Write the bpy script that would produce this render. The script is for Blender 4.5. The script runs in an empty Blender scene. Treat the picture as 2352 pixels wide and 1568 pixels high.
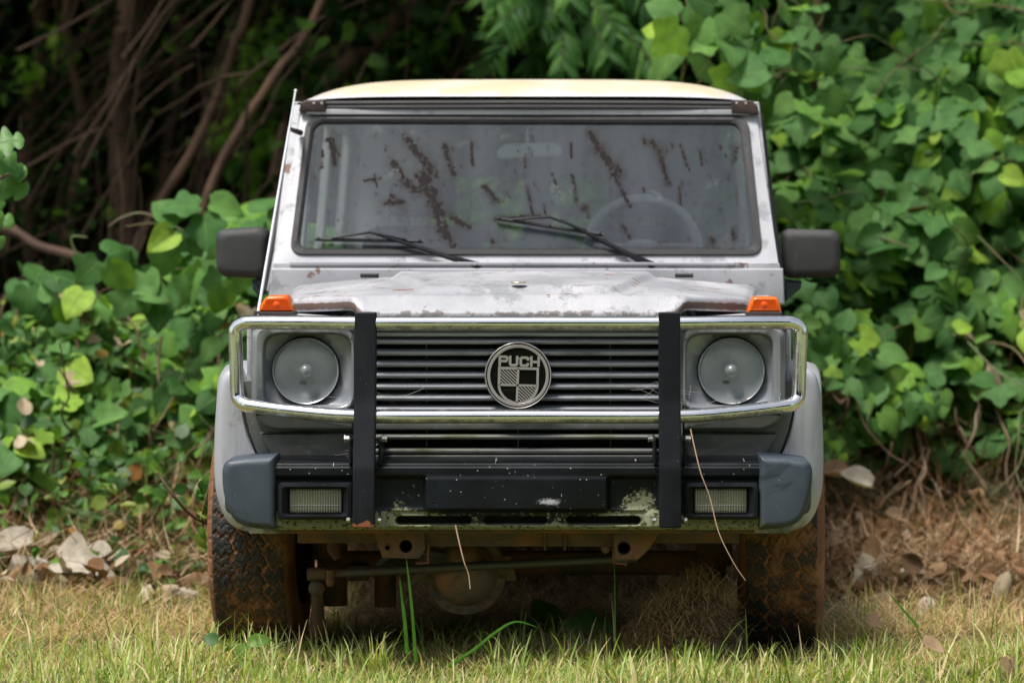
import bpy, bmesh, math, random
import numpy as np
from mathutils import Vector, Matrix
from math import radians as R, sin, cos, pi, sqrt

SC = bpy.context.scene
COL = SC.collection
# ------------------------------------------------------------------ camera
F = 8200.0; VX = 1328.0; VY = 512.0; CX = .168; CZ = 1.25; D = 10.0   # focal length and vanishing point in units of 1/2352 of the frame width
cam_d = bpy.data.cameras.new("camera"); cam = bpy.data.objects.new("camera", cam_d); COL.objects.link(cam)
SC.camera = cam
cam.location = (CX, -D, CZ); cam.rotation_euler = (R(90), 0, 0)
cam_d.sensor_width = 36; cam_d.sensor_fit = 'HORIZONTAL'
cam_d.lens = 36 * F / 2352
cam_d.shift_x = (1176 - VX) / 2352
cam_d.shift_y = (VY - 784) / 2352
cam_d.clip_start = .1; cam_d.clip_end = 500
cam_d.dof.use_dof = True; cam_d.dof.focus_distance = D + .0; cam_d.dof.aperture_fstop = 2.7
# ------------------------------------------------------------------ light
SUN_EL = 66; SUN_AZ = 226          # degrees, azimuth measured clockwise from +Y
w = bpy.data.worlds.new("World"); SC.world = w; w.use_nodes = True
nt = w.node_tree; bg = nt.nodes['Background']
sky = nt.nodes.new('ShaderNodeTexSky'); sky.sky_type = 'NISHITA'; sky.sun_disc = False
sky.sun_elevation = R(SUN_EL); sky.sun_rotation = R(SUN_AZ)
sky.air_density = 1.0; sky.dust_density = 3.0; sky.ozone_density = 1.0
hs = nt.nodes.new('ShaderNodeHueSaturation'); hs.inputs['Saturation'].default_value = .55
nt.links.new(sky.outputs[0], hs.inputs['Color']); nt.links.new(hs.outputs[0], bg.inputs[0])
bg.inputs[1].default_value = .11
sd = bpy.data.lights.new("sun", 'SUN'); sd.energy = 3.3; sd.angle = R(16); sd.color = (1, .96, .9)
sun = bpy.data.objects.new("sun", sd); COL.objects.link(sun)
sdir = Vector((sin(R(SUN_AZ)) * cos(R(SUN_EL)), cos(R(SUN_AZ)) * cos(R(SUN_EL)), sin(R(SUN_EL))))
sun.rotation_euler = sdir.to_track_quat('Z', 'Y').to_euler(); sun.location = sdir * 20
SC.view_settings.view_transform = 'Standard'; SC.view_settings.look = 'None'
SC.view_settings.exposure = .52; SC.view_settings.gamma = 1
SC.render.engine = 'CYCLES'
SC.cycles.max_bounces = 8; SC.cycles.transparent_max_bounces = 12
SC.cycles.diffuse_bounces = 3; SC.cycles.glossy_bounces = 3; SC.cycles.transmission_bounces = 5
SC.cycles.caustics_reflective = False; SC.cycles.caustics_refractive = False

rng = np.random.default_rng(7); random.seed(7)
def wx(px, Y): return CX + (px - VX) * (Y + D) / F
def wz(py, Y): return CZ - (py - VY) * (Y + D) / F
def P(px, py, Y): return Vector((wx(px, Y), Y, wz(py, Y)))

# ------------------------------------------------------------------ tagging
def tag(o, label=None, cat=None, group=None, kind=None):
    if label: o['label'] = label
    if cat: o['category'] = cat
    if group: o['group'] = group
    if kind: o['kind'] = kind
    return o
def empty(name, loc=(0, 0, 0), label=None, cat=None, group=None, parent=None):
    o = bpy.data.objects.new(name, None); COL.objects.link(o); o.location = loc
    o.empty_display_size = .1
    if parent: o.parent = parent
    return tag(o, label, cat, group)
def link(name, me, mat=None, parent=None, bevel=0, smooth=True, seg=2, ang=35):
    if mat: me.materials.append(mat)
    o = bpy.data.objects.new(name, me); COL.objects.link(o)
    if parent:
        o.parent = parent
        off = Vector((0, 0, 0)); q = parent
        while q: off += q.location; q = q.parent
        if off.length > 0: me.transform(Matrix.Translation(-off))
    if smooth:
        me.polygons.foreach_set('use_smooth', [True] * len(me.polygons))
    if bevel:
        b = o.modifiers.new('b', 'BEVEL'); b.width = bevel; b.segments = seg; b.limit_method = 'ANGLE'
        b.angle_limit = R(ang); b.harden_normals = True
    return o
def np_mesh(name, V, Fq, uv=None, attrs=None):
    """V (n,3), Fq (m,k) all faces with k corners"""
    me = bpy.data.meshes.new(name); V = np.asarray(V, np.float32); Fq = np.asarray(Fq, np.int32)
    m, k = Fq.shape
    me.vertices.add(len(V)); me.vertices.foreach_set('co', V.ravel())
    me.loops.add(m * k); me.loops.foreach_set('vertex_index', Fq.ravel())
    me.polygons.add(m); me.polygons.foreach_set('loop_start', np.arange(0, m * k, k, dtype=np.int32))
    me.polygons.foreach_set('loop_total', np.full(m, k, np.int32))
    if uv is not None:
        l = me.uv_layers.new(name='UVMap'); l.data.foreach_set('uv', np.asarray(uv, np.float32)[Fq.ravel()].ravel())
    for a, vals in (attrs or {}).items():
        at = me.attributes.new(a, 'FLOAT', 'POINT'); at.data.foreach_set('value', np.asarray(vals, np.float32))
    me.update(calc_edges=True); me.validate()
    return me

class MB:
    def __init__(s): s.v = []; s.f = []
    def add(s, vs, fs):
        o = len(s.v); s.v += [tuple(v) for v in vs]; s.f += [tuple(i + o for i in f) for f in fs]; return s
    def box(s, x0, x1, y0, y1, z0, z1):
        return s.hexa([(x0, y0, z0), (x1, y0, z0), (x1, y1, z0), (x0, y1, z0), (x0, y0, z1), (x1, y0, z1), (x1, y1, z1), (x0, y1, z1)])
    def hexa(s, v): return s.add(v, [(0, 3, 2, 1), (4, 5, 6, 7), (0, 1, 5, 4), (1, 2, 6, 5), (2, 3, 7, 6), (3, 0, 4, 7)])
    def rings(s, rs, closed=True, cap0=True, cap1=True):
        n = len(rs[0]); vs = [p for r in rs for p in r]; fs = []
        m = n if closed else n - 1
        for i in range(len(rs) - 1):
            for j in range(m):
                a = i * n + j; b = i * n + (j + 1) % n
                fs.append((a, b, b + n, a + n))
        if cap0: fs.append(tuple(range(n - 1, -1, -1)))
        if cap1: fs.append(tuple((len(rs) - 1) * n + j for j in range(n)))
        return s.add(vs, fs)
    def tube(s, pts, r, n=12, caps=True):
        pts = [Vector(p) for p in pts]; rr = r if isinstance(r, (list, tuple)) else [r] * len(pts)
        rs = []; up = None
        for i, p in enumerate(pts):
            t = (pts[min(i + 1, len(pts) - 1)] - pts[max(i - 1, 0)])
            if t.length < 1e-9: t = Vector((0, 0, 1))
            t.normalize()
            if up is None: up = Vector((0, 0, 1)) if abs(t.z) < .9 else Vector((0, 1, 0))
            a = t.cross(up)
            if a.length < 1e-4: a = t.orthogonal()
            a.normalize(); b = a.cross(t).normalized(); up = b
            rs.append([p + (a * cos(2 * pi * k / n) + b * sin(2 * pi * k / n)) * rr[i] for k in range(n)])
        return s.rings(rs, True, caps, caps)
    def lathe(s, c, prof, n=48, axis='Y', cap=True):
        """prof: list of (radius, offset along axis)"""
        c = Vector(c); rs = []
        for r, h in prof:
            ring = []
            for k in range(n):
                a = 2 * pi * k / n
                if axis == 'Y': ring.append(c + Vector((r * cos(a), h, r * sin(a))))
                elif axis == 'X': ring.append(c + Vector((h, r * cos(a), r * sin(a))))
                else: ring.append(c + Vector((r * cos(a), r * sin(a), h)))
            rs.append(ring)
        return s.rings(rs, True, cap, cap)
    def sphere(s, c, r, n=16, sq=(1, 1, 1)):
        c = Vector(c); rs = []
        for i in range(1, n):
            a = pi * i / n
            rs.append([c + Vector((r * sin(a) * cos(2 * pi * k / (2 * n)) * sq[0], r * sin(a) * sin(2 * pi * k / (2 * n)) * sq[1], r * cos(a) * sq[2])) for k in range(2 * n)])
        return s.rings(rs)
    def pillow(s, pts, y0, y1, r=.01, seg=4, back=False, sc=False):
        """front-view outline (x,z) list extruded from y0 (front) to y1 with a rounded front rim"""
        pts = [Vector((p[0], p[1])) for p in pts]
        A = sum(pts[i].x * pts[(i + 1) % len(pts)].y - pts[(i + 1) % len(pts)].x * pts[i].y for i in range(len(pts)))
        if A < 0: pts.reverse()
        n = len(pts)
        xa = [p.x for p in pts]; ya = [p.y for p in pts]; cc_ = Vector(((min(xa) + max(xa)) / 2, (min(ya) + max(ya)) / 2)); ha = Vector(((max(xa) - min(xa)) / 2, (max(ya) - min(ya)) / 2))
        def inset(d):
            if sc: return [Vector((cc_.x + (p.x - cc_.x) * (1 - d / ha.x), cc_.y + (p.y - cc_.y) * (1 - d / ha.y))) for p in pts]
            out = []
            for i in range(n):
                a, b, c = pts[i - 1], pts[i], pts[(i + 1) % n]
                e1 = (b - a).normalized(); e2 = (c - b).normalized()
                n1 = Vector((-e1.y, e1.x)); n2 = Vector((-e2.y, e2.x)); m = (n1 + n2)
                if m.length < 1e-6: m = n1
                m.normalize(); k = max(.45, m.dot(n1)); out.append(b + m * (d / k))
            return out
        rs = []
        for i in range(seg + 1):
            a = pi / 2 * i / seg
            q = inset(r * (1 - sin(a))); yy = y0 + r * (1 - cos(a)) * (1 if y1 > y0 else -1)
            rs.append([Vector((p.x, yy, p.y)) for p in q])
        if back:
            for i in range(seg + 1):
                a = pi / 2 * i / seg
                q = inset(r * (1 - cos(a))); yy = y1 - r * (1 - sin(a))
                rs.append([Vector((p.x, yy, p.y)) for p in q])
        else: rs.append([Vector((p.x, y1, p.y)) for p in pts])
        return s.rings(rs)
    def mesh(s, name):
        me = bpy.data.meshes.new(name); me.from_pydata([tuple(v) for v in s.v], [], s.f)
        bm = bmesh.new(); bm.from_mesh(me); bmesh.ops.recalc_face_normals(bm, faces=bm.faces); bm.to_mesh(me); bm.free()
        return me
    def build(s, name, mat, parent=None, bevel=0, smooth=True, seg=2, ang=35, label=None):
        o = link(name, s.mesh(name), mat, parent, bevel, smooth, seg, ang)
        if label: o['label'] = label
        if smooth and not bevel:
            e = o.modifiers.new('n', 'EDGE_SPLIT'); e.split_angle = R(40)
        return o

def rpoly(pts, r, seg=5):
    """round the corners of a polygon; pts (x,y) or (x,y,r)"""
    out = []; n = len(pts)
    for i in range(n):
        b = Vector(pts[i][:2]); a = Vector(pts[i - 1][:2]); c = Vector(pts[(i + 1) % n][:2])
        rr = pts[i][2] if len(pts[i]) > 2 else r
        u = (a - b); v = (c - b); d = min(rr, u.length * .48, v.length * .48)
        u.normalize(); v.normalize(); p = b + u * d; q = b + v * d
        for k in range(seg + 1):
            t = k / seg; out.append((p * (1 - t) ** 2 + b * 2 * t * (1 - t) + q * t * t))
    return out
def px_poly(pts, Y, r=0, seg=5):
    q = [(wx(p[0], Y), wz(p[1], Y)) + ((p[2] * (Y + D) / F,) if len(p) > 2 else ()) for p in pts]
    return rpoly(q, r * (Y + D) / F, seg) if (r or any(len(p) > 2 for p in pts)) else [Vector(a) for a in q]
def mir(pts): return [Vector((-p.x, p.y)) for p in pts]
def spline(pts, n=8):
    """Catmull-Rom through points"""
    pts = [Vector(p) for p in pts]; out = []
    for i in range(len(pts) - 1):
        p0 = pts[max(i - 1, 0)]; p1 = pts[i]; p2 = pts[i + 1]; p3 = pts[min(i + 2, len(pts) - 1)]
        for k in range(n):
            t = k / n
            out.append(.5 * ((2 * p1) + (p2 - p0) * t + (2 * p0 - 5 * p1 + 4 * p2 - p3) * t * t + (3 * p1 - p0 - 3 * p2 + p3) * t ** 3))
    out.append(pts[-1]); return out
def ss(a, b, x):
    t = np.clip((x - a) / (b - a), 0, 1); return t * t * (3 - 2 * t)

# ------------------------------------------------------------------ materials
MATS = {}
def vec(c): return (c[0], c[1], c[2], 1)
def mk(name, col, rough=.5, metal=0, layers=(), bump=0, bscale=60, coat=0, spec=.5, emit=None, bdetail=4):
    m = bpy.data.materials.new(name); m.use_nodes = True; n = m.node_tree.nodes; l = m.node_tree.links
    b = n['Principled BSDF']; MATS[name] = m
    b.inputs['Specular IOR Level'].default_value = spec; b.inputs['Coat Weight'].default_value = coat
    tc = n.new('ShaderNodeTexCoord')
    C = None; cc = vec(col); rgh = None; mt = None
    def mapping(stretch):
        if stretch is None: return tc.outputs['Object']
        mp = n.new('ShaderNodeMapping'); mp.inputs['Scale'].default_value = stretch; l.new(tc.outputs['Object'], mp.inputs[0]); return mp.outputs[0]
    for L in layers:
        mask = None
        if L.get('scale'):
            t = n.new('ShaderNodeTexNoise'); t.inputs['Scale'].default_value = L['scale']; t.inputs['Detail'].default_value = L.get('detail', 5)
            t.inputs['Roughness'].default_value = L.get('nr', .6); t.inputs['Distortion'].default_value = L.get('dist', 0)
            l.new(mapping(L.get('stretch')), t.inputs['Vector']); src = t.outputs[0]
            if L.get('attr'):
                at = n.new('ShaderNodeAttribute'); at.attribute_name = L['attr']
                if L.get('mul'):
                    src2 = at.outputs['Fac']
                else:
                    ad = n.new('ShaderNodeMath'); ad.operation = 'MULTIPLY_ADD'; ad.inputs[1].default_value = L.get('aw', 1); l.new(at.outputs['Fac'], ad.inputs[0]); l.new(src, ad.inputs[2]); src = ad.outputs[0]
            mr = n.new('ShaderNodeMapRange'); mr.inputs[1].default_value = L.get('lo', .5); mr.inputs[2].default_value = L.get('hi', .6); mr.inputs[4].default_value = L.get('amt', 1)
            l.new(src, mr.inputs[0]); mask = mr.outputs[0]
            if L.get('attr') and L.get('mul'):
                mm = n.new('ShaderNodeMath'); mm.operation = 'MULTIPLY'; l.new(mask, mm.inputs[0]); l.new(src2, mm.inputs[1]); mask = mm.outputs[0]
        elif L.get('attr'):
            at = n.new('ShaderNodeAttribute'); at.attribute_name = L['attr']
            mr = n.new('ShaderNodeMapRange'); mr.inputs[1].default_value = L.get('lo', 0); mr.inputs[2].default_value = L.get('hi', 1); mr.inputs[4].default_value = L.get('amt', 1)
            l.new(at.outputs['Fac'], mr.inputs[0]); mask = mr.outputs[0]
        elif L.get('specks'):
            t = n.new('ShaderNodeTexVoronoi'); t.inputs['Scale'].default_value = L['specks']; l.new(mapping(L.get('stretch', (1, 0, 1))), t.inputs['Vector'])
            mr = n.new('ShaderNodeMapRange'); mr.inputs[1].default_value = L.get('size', .12); mr.inputs[2].default_value = L.get('size', .12) * .5; mr.inputs[4].default_value = L.get('amt', 1)
            l.new(t.outputs['Distance'], mr.inputs[0])
            # only a share of the cells carries a speck
            sp = n.new('ShaderNodeSeparateColor'); l.new(t.outputs['Color'], sp.inputs[0])
            gt = n.new('ShaderNodeMath'); gt.operation = 'GREATER_THAN'; gt.inputs[1].default_value = 1 - L.get('share', .3); l.new(sp.outputs[0], gt.inputs[0])
            mm = n.new('ShaderNodeMath'); mm.operation = 'MULTIPLY'; l.new(mr.outputs[0], mm.inputs[0]); l.new(gt.outputs[0], mm.inputs[1]); mask = mm.outputs[0]
        mx = n.new('ShaderNodeMix'); mx.data_type = 'RGBA'
        l.new(mask, mx.inputs[0])
        if C is None: mx.inputs[6].default_value = cc
        else: l.new(C, mx.inputs[6])
        mx.inputs[7].default_value = vec(L['col']); C = mx.outputs[2]
        if 'rough' in L:
            mf = n.new('ShaderNodeMix'); l.new(mask, mf.inputs[0])
            if rgh is None: mf.inputs[2].default_value = rough
            else: l.new(rgh, mf.inputs[2])
            mf.inputs[3].default_value = L['rough']; rgh = mf.outputs[0]
        if metal > 0 and 'rough' in L:
            mf = n.new('ShaderNodeMix'); l.new(mask, mf.inputs[0])
            if mt is None: mf.inputs[2].default_value = metal
            else: l.new(mt, mf.inputs[2])
            mf.inputs[3].default_value = L.get('metal', 0); mt = mf.outputs[0]
    if C is None: b.inputs['Base Color'].default_value = cc
    else: l.new(C, b.inputs['Base Color'])
    if rgh is None: b.inputs['Roughness'].default_value = rough
    else: l.new(rgh, b.inputs['Roughness'])
    if mt is None: b.inputs['Metallic'].default_value = metal
    else: l.new(mt, b.inputs['Metallic'])
    if bump:
        t = n.new('ShaderNodeTexNoise'); t.inputs['Scale'].default_value = bscale; t.inputs['Detail'].default_value = bdetail; l.new(tc.outputs['Object'], t.inputs['Vector'])
        bp = n.new('ShaderNodeBump'); bp.inputs['Strength'].default_value = bump; bp.inputs['Distance'].default_value = .01
        l.new(t.outputs[0], bp.inputs['Height']); l.new(bp.outputs[0], b.inputs['Normal'])
    return m
RUST = (.16, .055, .025)
def leafmat(name, cols, rough=.45, trans=.35, vein=None, spec=.4):
    """cols: list of (pos,(r,g,b)) over random-per-island"""
    m = bpy.data.materials.new(name); m.use_nodes = True; n = m.node_tree.nodes; l = m.node_tree.links
    b = n['Principled BSDF']; out = n['Material Output']
    g = n.new('ShaderNodeNewGeometry'); cr = n.new('ShaderNodeValToRGB'); l.new(g.outputs['Random Per Island'], cr.inputs[0])
    e = cr.color_ramp.elements
    while len(e) < len(cols): e.new(.5)
    for i, (p, c) in enumerate(cols): e[i].position = p; e[i].color = vec(c)
    tc = n.new('ShaderNodeTexCoord'); nz = n.new('ShaderNodeTexNoise'); nz.inputs['Scale'].default_value = 25; nz.inputs['Detail'].default_value = 4
    l.new(tc.outputs['Object'], nz.inputs['Vector'])
    mr = n.new('ShaderNodeMapRange'); mr.inputs[1].default_value = .3; mr.inputs[2].default_value = .7; mr.inputs[3].default_value = .75; mr.inputs[4].default_value = 1.2
    l.new(nz.outputs[0], mr.inputs[0])
    vm = n.new('ShaderNodeVectorMath'); vm.operation = 'SCALE'; l.new(cr.outputs[0], vm.inputs[0]); l.new(mr.outputs[0], vm.inputs['Scale']); C = vm.outputs[0]
    if vein:
        sp = n.new('ShaderNodeSeparateXYZ'); l.new(tc.outputs['UV'], sp.inputs[0])
        ab = n.new('ShaderNodeMath'); ab.operation = 'ABSOLUTE'; l.new(sp.outputs[0], ab.inputs[0])
        m1 = n.new('ShaderNodeMapRange'); m1.inputs[1].default_value = .07; m1.inputs[2].default_value = .02; l.new(ab.outputs[0], m1.inputs[0])
        # side veins
        s1 = n.new('ShaderNodeMath'); s1.operation = 'MULTIPLY_ADD'; s1.inputs[1].default_value = -.55; l.new(ab.outputs[0], s1.inputs[0]); l.new(sp.outputs[1], s1.inputs[2])
        s2 = n.new('ShaderNodeMath'); s2.operation = 'MULTIPLY'; s2.inputs[1].default_value = 6; l.new(s1.outputs[0], s2.inputs[0])
        s3 = n.new('ShaderNodeMath'); s3.operation = 'PINGPONG'; s3.inputs[1].default_value = .5; l.new(s2.outputs[0], s3.inputs[0])
        m2 = n.new('ShaderNodeMapRange'); m2.inputs[1].default_value = .07; m2.inputs[2].default_value = .02; m2.inputs[4].default_value = .6; l.new(s3.outputs[0], m2.inputs[0])
        mx0 = n.new('ShaderNodeMath'); mx0.operation = 'MAXIMUM'; l.new(m1.outputs[0], mx0.inputs[0]); l.new(m2.outputs[0], mx0.inputs[1])
        k = n.new('ShaderNodeMath'); k.operation = 'MULTIPLY'; k.inputs[1].default_value = .55; l.new(mx0.outputs[0], k.inputs[0])
        mx = n.new('ShaderNodeMix'); mx.data_type = 'RGBA'; l.new(k.outputs[0], mx.inputs[0]); l.new(C, mx.inputs[6]); mx.inputs[7].default_value = vec(vein); C = mx.outputs[2]
        bp = n.new('ShaderNodeBump'); bp.inputs['Strength'].default_value = .5; bp.inputs['Distance'].default_value = .003; bp.invert = True
        l.new(mx0.outputs[0], bp.inputs['Height']); l.new(bp.outputs[0], b.inputs['Normal'])
    l.new(C, b.inputs['Base Color']); b.inputs['Roughness'].default_value = rough; b.inputs['Specular IOR Level'].default_value = spec
    if trans:
        tr = n.new('ShaderNodeBsdfTranslucent'); sc = n.new('ShaderNodeVectorMath'); sc.operation = 'MULTIPLY'; sc.inputs[1].default_value = (1.5, 1.6, .6)
        l.new(C, sc.inputs[0]); l.new(sc.outputs[0], tr.inputs[0])
        ms = n.new('ShaderNodeMixShader'); ms.inputs[0].default_value = trans; l.new(b.outputs[0], ms.inputs[1]); l.new(tr.outputs[0], ms.inputs[2]); l.new(ms.outputs[0], out.inputs[0])
    MATS[name] = m; return m

PAINT = mk('faded_silver_paint', (.40, .405, .43), .5, .1, [
    dict(scale=3.5, lo=.42, hi=.68, col=(.50, .495, .525), rough=.6, metal=.0, amt=.85),
    dict(scale=12, lo=.55, hi=.62, col=(.22, .23, .25), rough=.7, amt=.75, detail=9, nr=.7),
    dict(scale=160, lo=.60, hi=.72, col=(.24, .24, .25), rough=.6, amt=.5),
    dict(scale=9, lo=.635, hi=.66, col=RUST, rough=.8, detail=9, amt=.9),
    dict(attr='rust', scale=30, lo=.98, hi=1.04, aw=.62, col=(.21, .075, .03), rough=.85, detail=9),
    dict(scale=300, lo=.3, hi=.7, col=(.55, .55, .58), rough=.5, amt=.15)])
HOODP = mk('bleached_hood_paint', (.34, .345, .37), .42, .1, [
    dict(scale=4, lo=.4, hi=.66, col=(.48, .475, .495), rough=.55, amt=.9, stretch=(1, .6, 1)),
    dict(scale=9, lo=.54, hi=.60, col=(.20, .21, .22), rough=.6, amt=.75, detail=10, nr=.75, stretch=(1, .35, 1)),
    dict(attr='edge', scale=14, lo=.80, hi=1.0, aw=.42, col=(.30, .30, .29), rough=.7, amt=.8, detail=10, nr=.75),
    dict(scale=90, lo=.56, hi=.66, col=(.36, .36, .35), rough=.7, amt=.8, detail=7),
    dict(attr='edge', scale=38, lo=.90, hi=1.0, col=(.16, .14, .13), rough=.8, aw=.62, amt=.9, detail=8),
    dict(attr='brown', scale=18, lo=.8, hi=1.05, col=(.115, .075, .06), rough=.75, aw=.7, amt=.95, stretch=(3, 1, .4)),
    dict(scale=13, lo=.635, hi=.655, col=(.20, .07, .03), rough=.8, detail=9, amt=1)], bump=.08, bscale=90)
ROOFP = mk('cream_primer_roof', (.70, .60, .41), .42, 0, [
    dict(scale=3, lo=.45, hi=.62, col=(.76, .71, .58), rough=.5, amt=.8),
    dict(attr='edge', scale=6, lo=.62, hi=.86, aw=.45, col=(.66, .64, .70), rough=.45, detail=7, nr=.7),
    dict(scale=60, lo=.70, hi=.74, col=(.45, .25, .10), rough=.7, amt=.7)], coat=.2)
SILVERDARK = mk('grimy_silver_panel', (.15, .155, .15), .4, .3, [
    dict(scale=9, lo=.45, hi=.7, col=(.07, .075, .055), rough=.75, detail=8),
    dict(scale=40, lo=.6, hi=.72, col=(.24, .25, .24), rough=.6, amt=.6),
    dict(specks=60, size=.10, share=.25, col=(.5, .5, .45), rough=.8)])
BEZEL = mk('headlight_surround_paint', (.35, .37, .40), .33, .45, [
    dict(scale=7, lo=.45, hi=.68, col=(.17, .175, .18), rough=.6, amt=.75, detail=7),
    dict(attr='edge', scale=20, lo=.80, hi=1.1, aw=.55, col=(.09, .075, .07), rough=.8, detail=8, amt=.85),
    dict(specks=70, size=.1, share=.05, col=(.5, .5, .45), rough=.8)])
SLAT = mk('grille_slat_paint', (.40, .415, .445), .33, .4, [
    dict(scale=14, lo=.55, hi=.7, col=(.10, .105, .08), rough=.7, amt=.6, detail=8, stretch=(.4, 1, 1)),
    dict(scale=200, lo=.66, hi=.72, col=(.35, .35, .3), rough=.8, amt=.4)])
BLACKIN = mk('black_void_shade', (.008, .008, .008), .85)  # near-black filling, the shade of hollows and holes put into its colour
FLARE = mk('silver_flare_plastic', (.50, .51, .55), .38, .3, [
    dict(scale=5, lo=.42, hi=.65, col=(.38, .39, .43), rough=.45, amt=.8),
    dict(scale=220, lo=.42, hi=.62, col=(.48, .48, .52), rough=.5, amt=.35),
    dict(scale=9, lo=.62, hi=.68, col=(.14, .13, .12), rough=.7, detail=9, amt=.6),
    dict(scale=22, lo=.52, hi=.68, stretch=(1, 1, .12), col=(.20, .20, .20), rough=.6, amt=.5, detail=6),
    dict(attr='edge', scale=20, lo=.85, hi=1.15, aw=.5, col=(.10, .11, .08), rough=.7)], coat=.2)
BUMPER = mk('faded_black_bumper', (.005, .006, .0075), .36, 0, [
    dict(scale=5, lo=.4, hi=.7, col=(.014, .018, .023), rough=.42, amt=.8),
    dict(attr='moss', scale=30, lo=.93, hi=1.13, aw=.60, col=(.06, .062, .018), rough=.9, detail=10, nr=.75),
    dict(attr='moss', scale=90, lo=.93, hi=1.02, aw=.52, col=(.25, .26, .17), rough=.9, detail=4),
    dict(specks=60, size=.13, share=.6, col=(.50, .50, .45), rough=.8, amt=.8),
    dict(specks=26, size=.07, share=.6, stretch=(2.2, 0, .5), col=(.6, .58, .5), rough=.8, amt=.8),
    dict(attr='scuff', scale=180, lo=.75, hi=1.2, aw=.75, col=(.45, .45, .48), rough=.6)], coat=.0, spec=.22)
CAP = mk('blue_grey_bumper_plastic', (.042, .057, .074), .45, 0, [
    dict(scale=4, lo=.4, hi=.7, col=(.065, .082, .10), rough=.55),
    dict(scale=6, lo=.58, hi=.64, col=(.026, .032, .040), rough=.4, amt=.8, stretch=(.6, 1, 1.5), dist=1),
    dict(attr='edge', scale=40, lo=.95, hi=1.1, aw=.62, col=(.05, .055, .022), rough=.9, detail=9),
    dict(attr='edge', scale=120, lo=1.13, hi=1.2, aw=.6, col=(.3, .32, .22), rough=.9, detail=9),
    dict(specks=40, size=.08, share=.4, col=(.5, .5, .45), rough=.8, amt=.8)], spec=.4)
POST = mk('black_post_steel', (.007, .008, .0095), .38, 0, [
    dict(scale=9, lo=.45, hi=.7, col=(.014, .016, .020), rough=.5, stretch=(1, 1, .3)),
    dict(attr='rust', scale=30, lo=.98, hi=1.04, aw=.62, col=(.23, .085, .035), rough=.85, detail=9),
    dict(scale=16, lo=.73, hi=.745, col=(.3, .11, .05), rough=.8),
    dict(specks=70, size=.07, share=.3, col=(.40, .40, .38), rough=.8, amt=.7)], spec=.2)
CHROME = mk('pitted_chrome', (.90, .90, .88), .06, 1, [
    dict(scale=13, lo=.56, hi=.68, col=(.16, .145, .09), rough=.6, detail=10, nr=.75, amt=.3, metal=.3),
    dict(attr='under', scale=24, lo=.85, hi=1.15, aw=.58, col=(.11, .095, .045), rough=.6, detail=10, nr=.75, amt=.8, metal=.3),  # darker olive tone over the lower half of the tubes
    dict(scale=150, lo=.64, hi=.7, col=(.3, .27, .2), rough=.7, amt=.7)])
RUBBER = mk('aged_black_rubber', (.02, .02, .021), .6, 0, [
    dict(scale=12, lo=.45, hi=.7, col=(.038, .037, .039), rough=.8, detail=8),
    dict(scale=45, lo=.6, hi=.7, col=(.05, .03, .022), rough=.8, amt=.7)], bump=.1)
RAILBR = mk('brown_stained_rail_cap', (.035, .024, .022), .5, 0, [dict(scale=25, lo=.5, hi=.7, col=(.10, .05, .035), rough=.8, detail=8)])
MIRP = mk('grained_black_plastic', (.035, .035, .036), .58, 0, [
    dict(scale=6, lo=.45, hi=.7, col=(.065, .065, .065), rough=.62, amt=.7),
    dict(scale=9, lo=.68, hi=.72, stretch=(3, 1, .35), col=(.12, .12, .11), rough=.7, amt=.4),
    dict(specks=25, size=.1, share=.06, col=(.4, .4, .38), rough=.8)], bump=.25, bscale=420)
AMBER = mk('amber_lens', (.80, .15, .002), .25, 0, [dict(scale=12, lo=.5, hi=.7, col=(.60, .075, .006), rough=.3, amt=.7), dict(specks=240, size=.25, share=.5, col=(.45, .06, .005), rough=.4, amt=.8)], coat=.1, bump=.0)
DULLM = mk('dull_grey_reflector', (.60, .63, .65), .33, .5, [
    dict(scale=9, lo=.5, hi=.72, col=(.20, .215, .215), rough=.6, amt=.7, detail=7),
    dict(attr='spot', scale=60, lo=.9, hi=1.1, aw=.75, col=(.035, .02, .012), rough=.8)])
RINGM = mk('grey_trim_ring', (.34, .36, .37), .35, .6, [dict(scale=30, lo=.55, hi=.7, col=(.1, .1, .09), rough=.7)])
BOLT = mk('zinc_bolt', (.5, .5, .47), .35, .9, [dict(scale=60, lo=.5, hi=.65, col=(.2, .14, .09), rough=.8)])
BADGEL = mk('brushed_badge_metal', (.44, .42, .405), .42, .5, [dict(scale=30, lo=.5, hi=.7, col=(.33, .31, .29), rough=.6)])
BADGEB = mk('gloss_black_badge', (.004, .004, .004), .3, 0, [dict(scale=20, lo=.6, hi=.75, col=(.03, .03, .03), rough=.4, stretch=(.3, 1, 1))], spec=.15)
MUDSTEEL = mk('muddy_chassis_steel', (.10, .08, .062), .7, .2, [
    dict(scale=8, lo=.42, hi=.60, col=(.22, .11, .055), rough=.9, detail=9),
    dict(scale=35, lo=.6, hi=.7, col=(.2, .10, .045), rough=.9, detail=6),
    dict(scale=20, lo=.66, hi=.74, col=(.05, .055, .03), rough=.9)], bump=.3, bscale=70)
RODM = mk('worn_steel_rod', (.11, .115, .11), .5, .3, [dict(scale=10, lo=.52, hi=.68, col=(.13, .055, .025), rough=.85, detail=8)], bump=.15)
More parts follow.
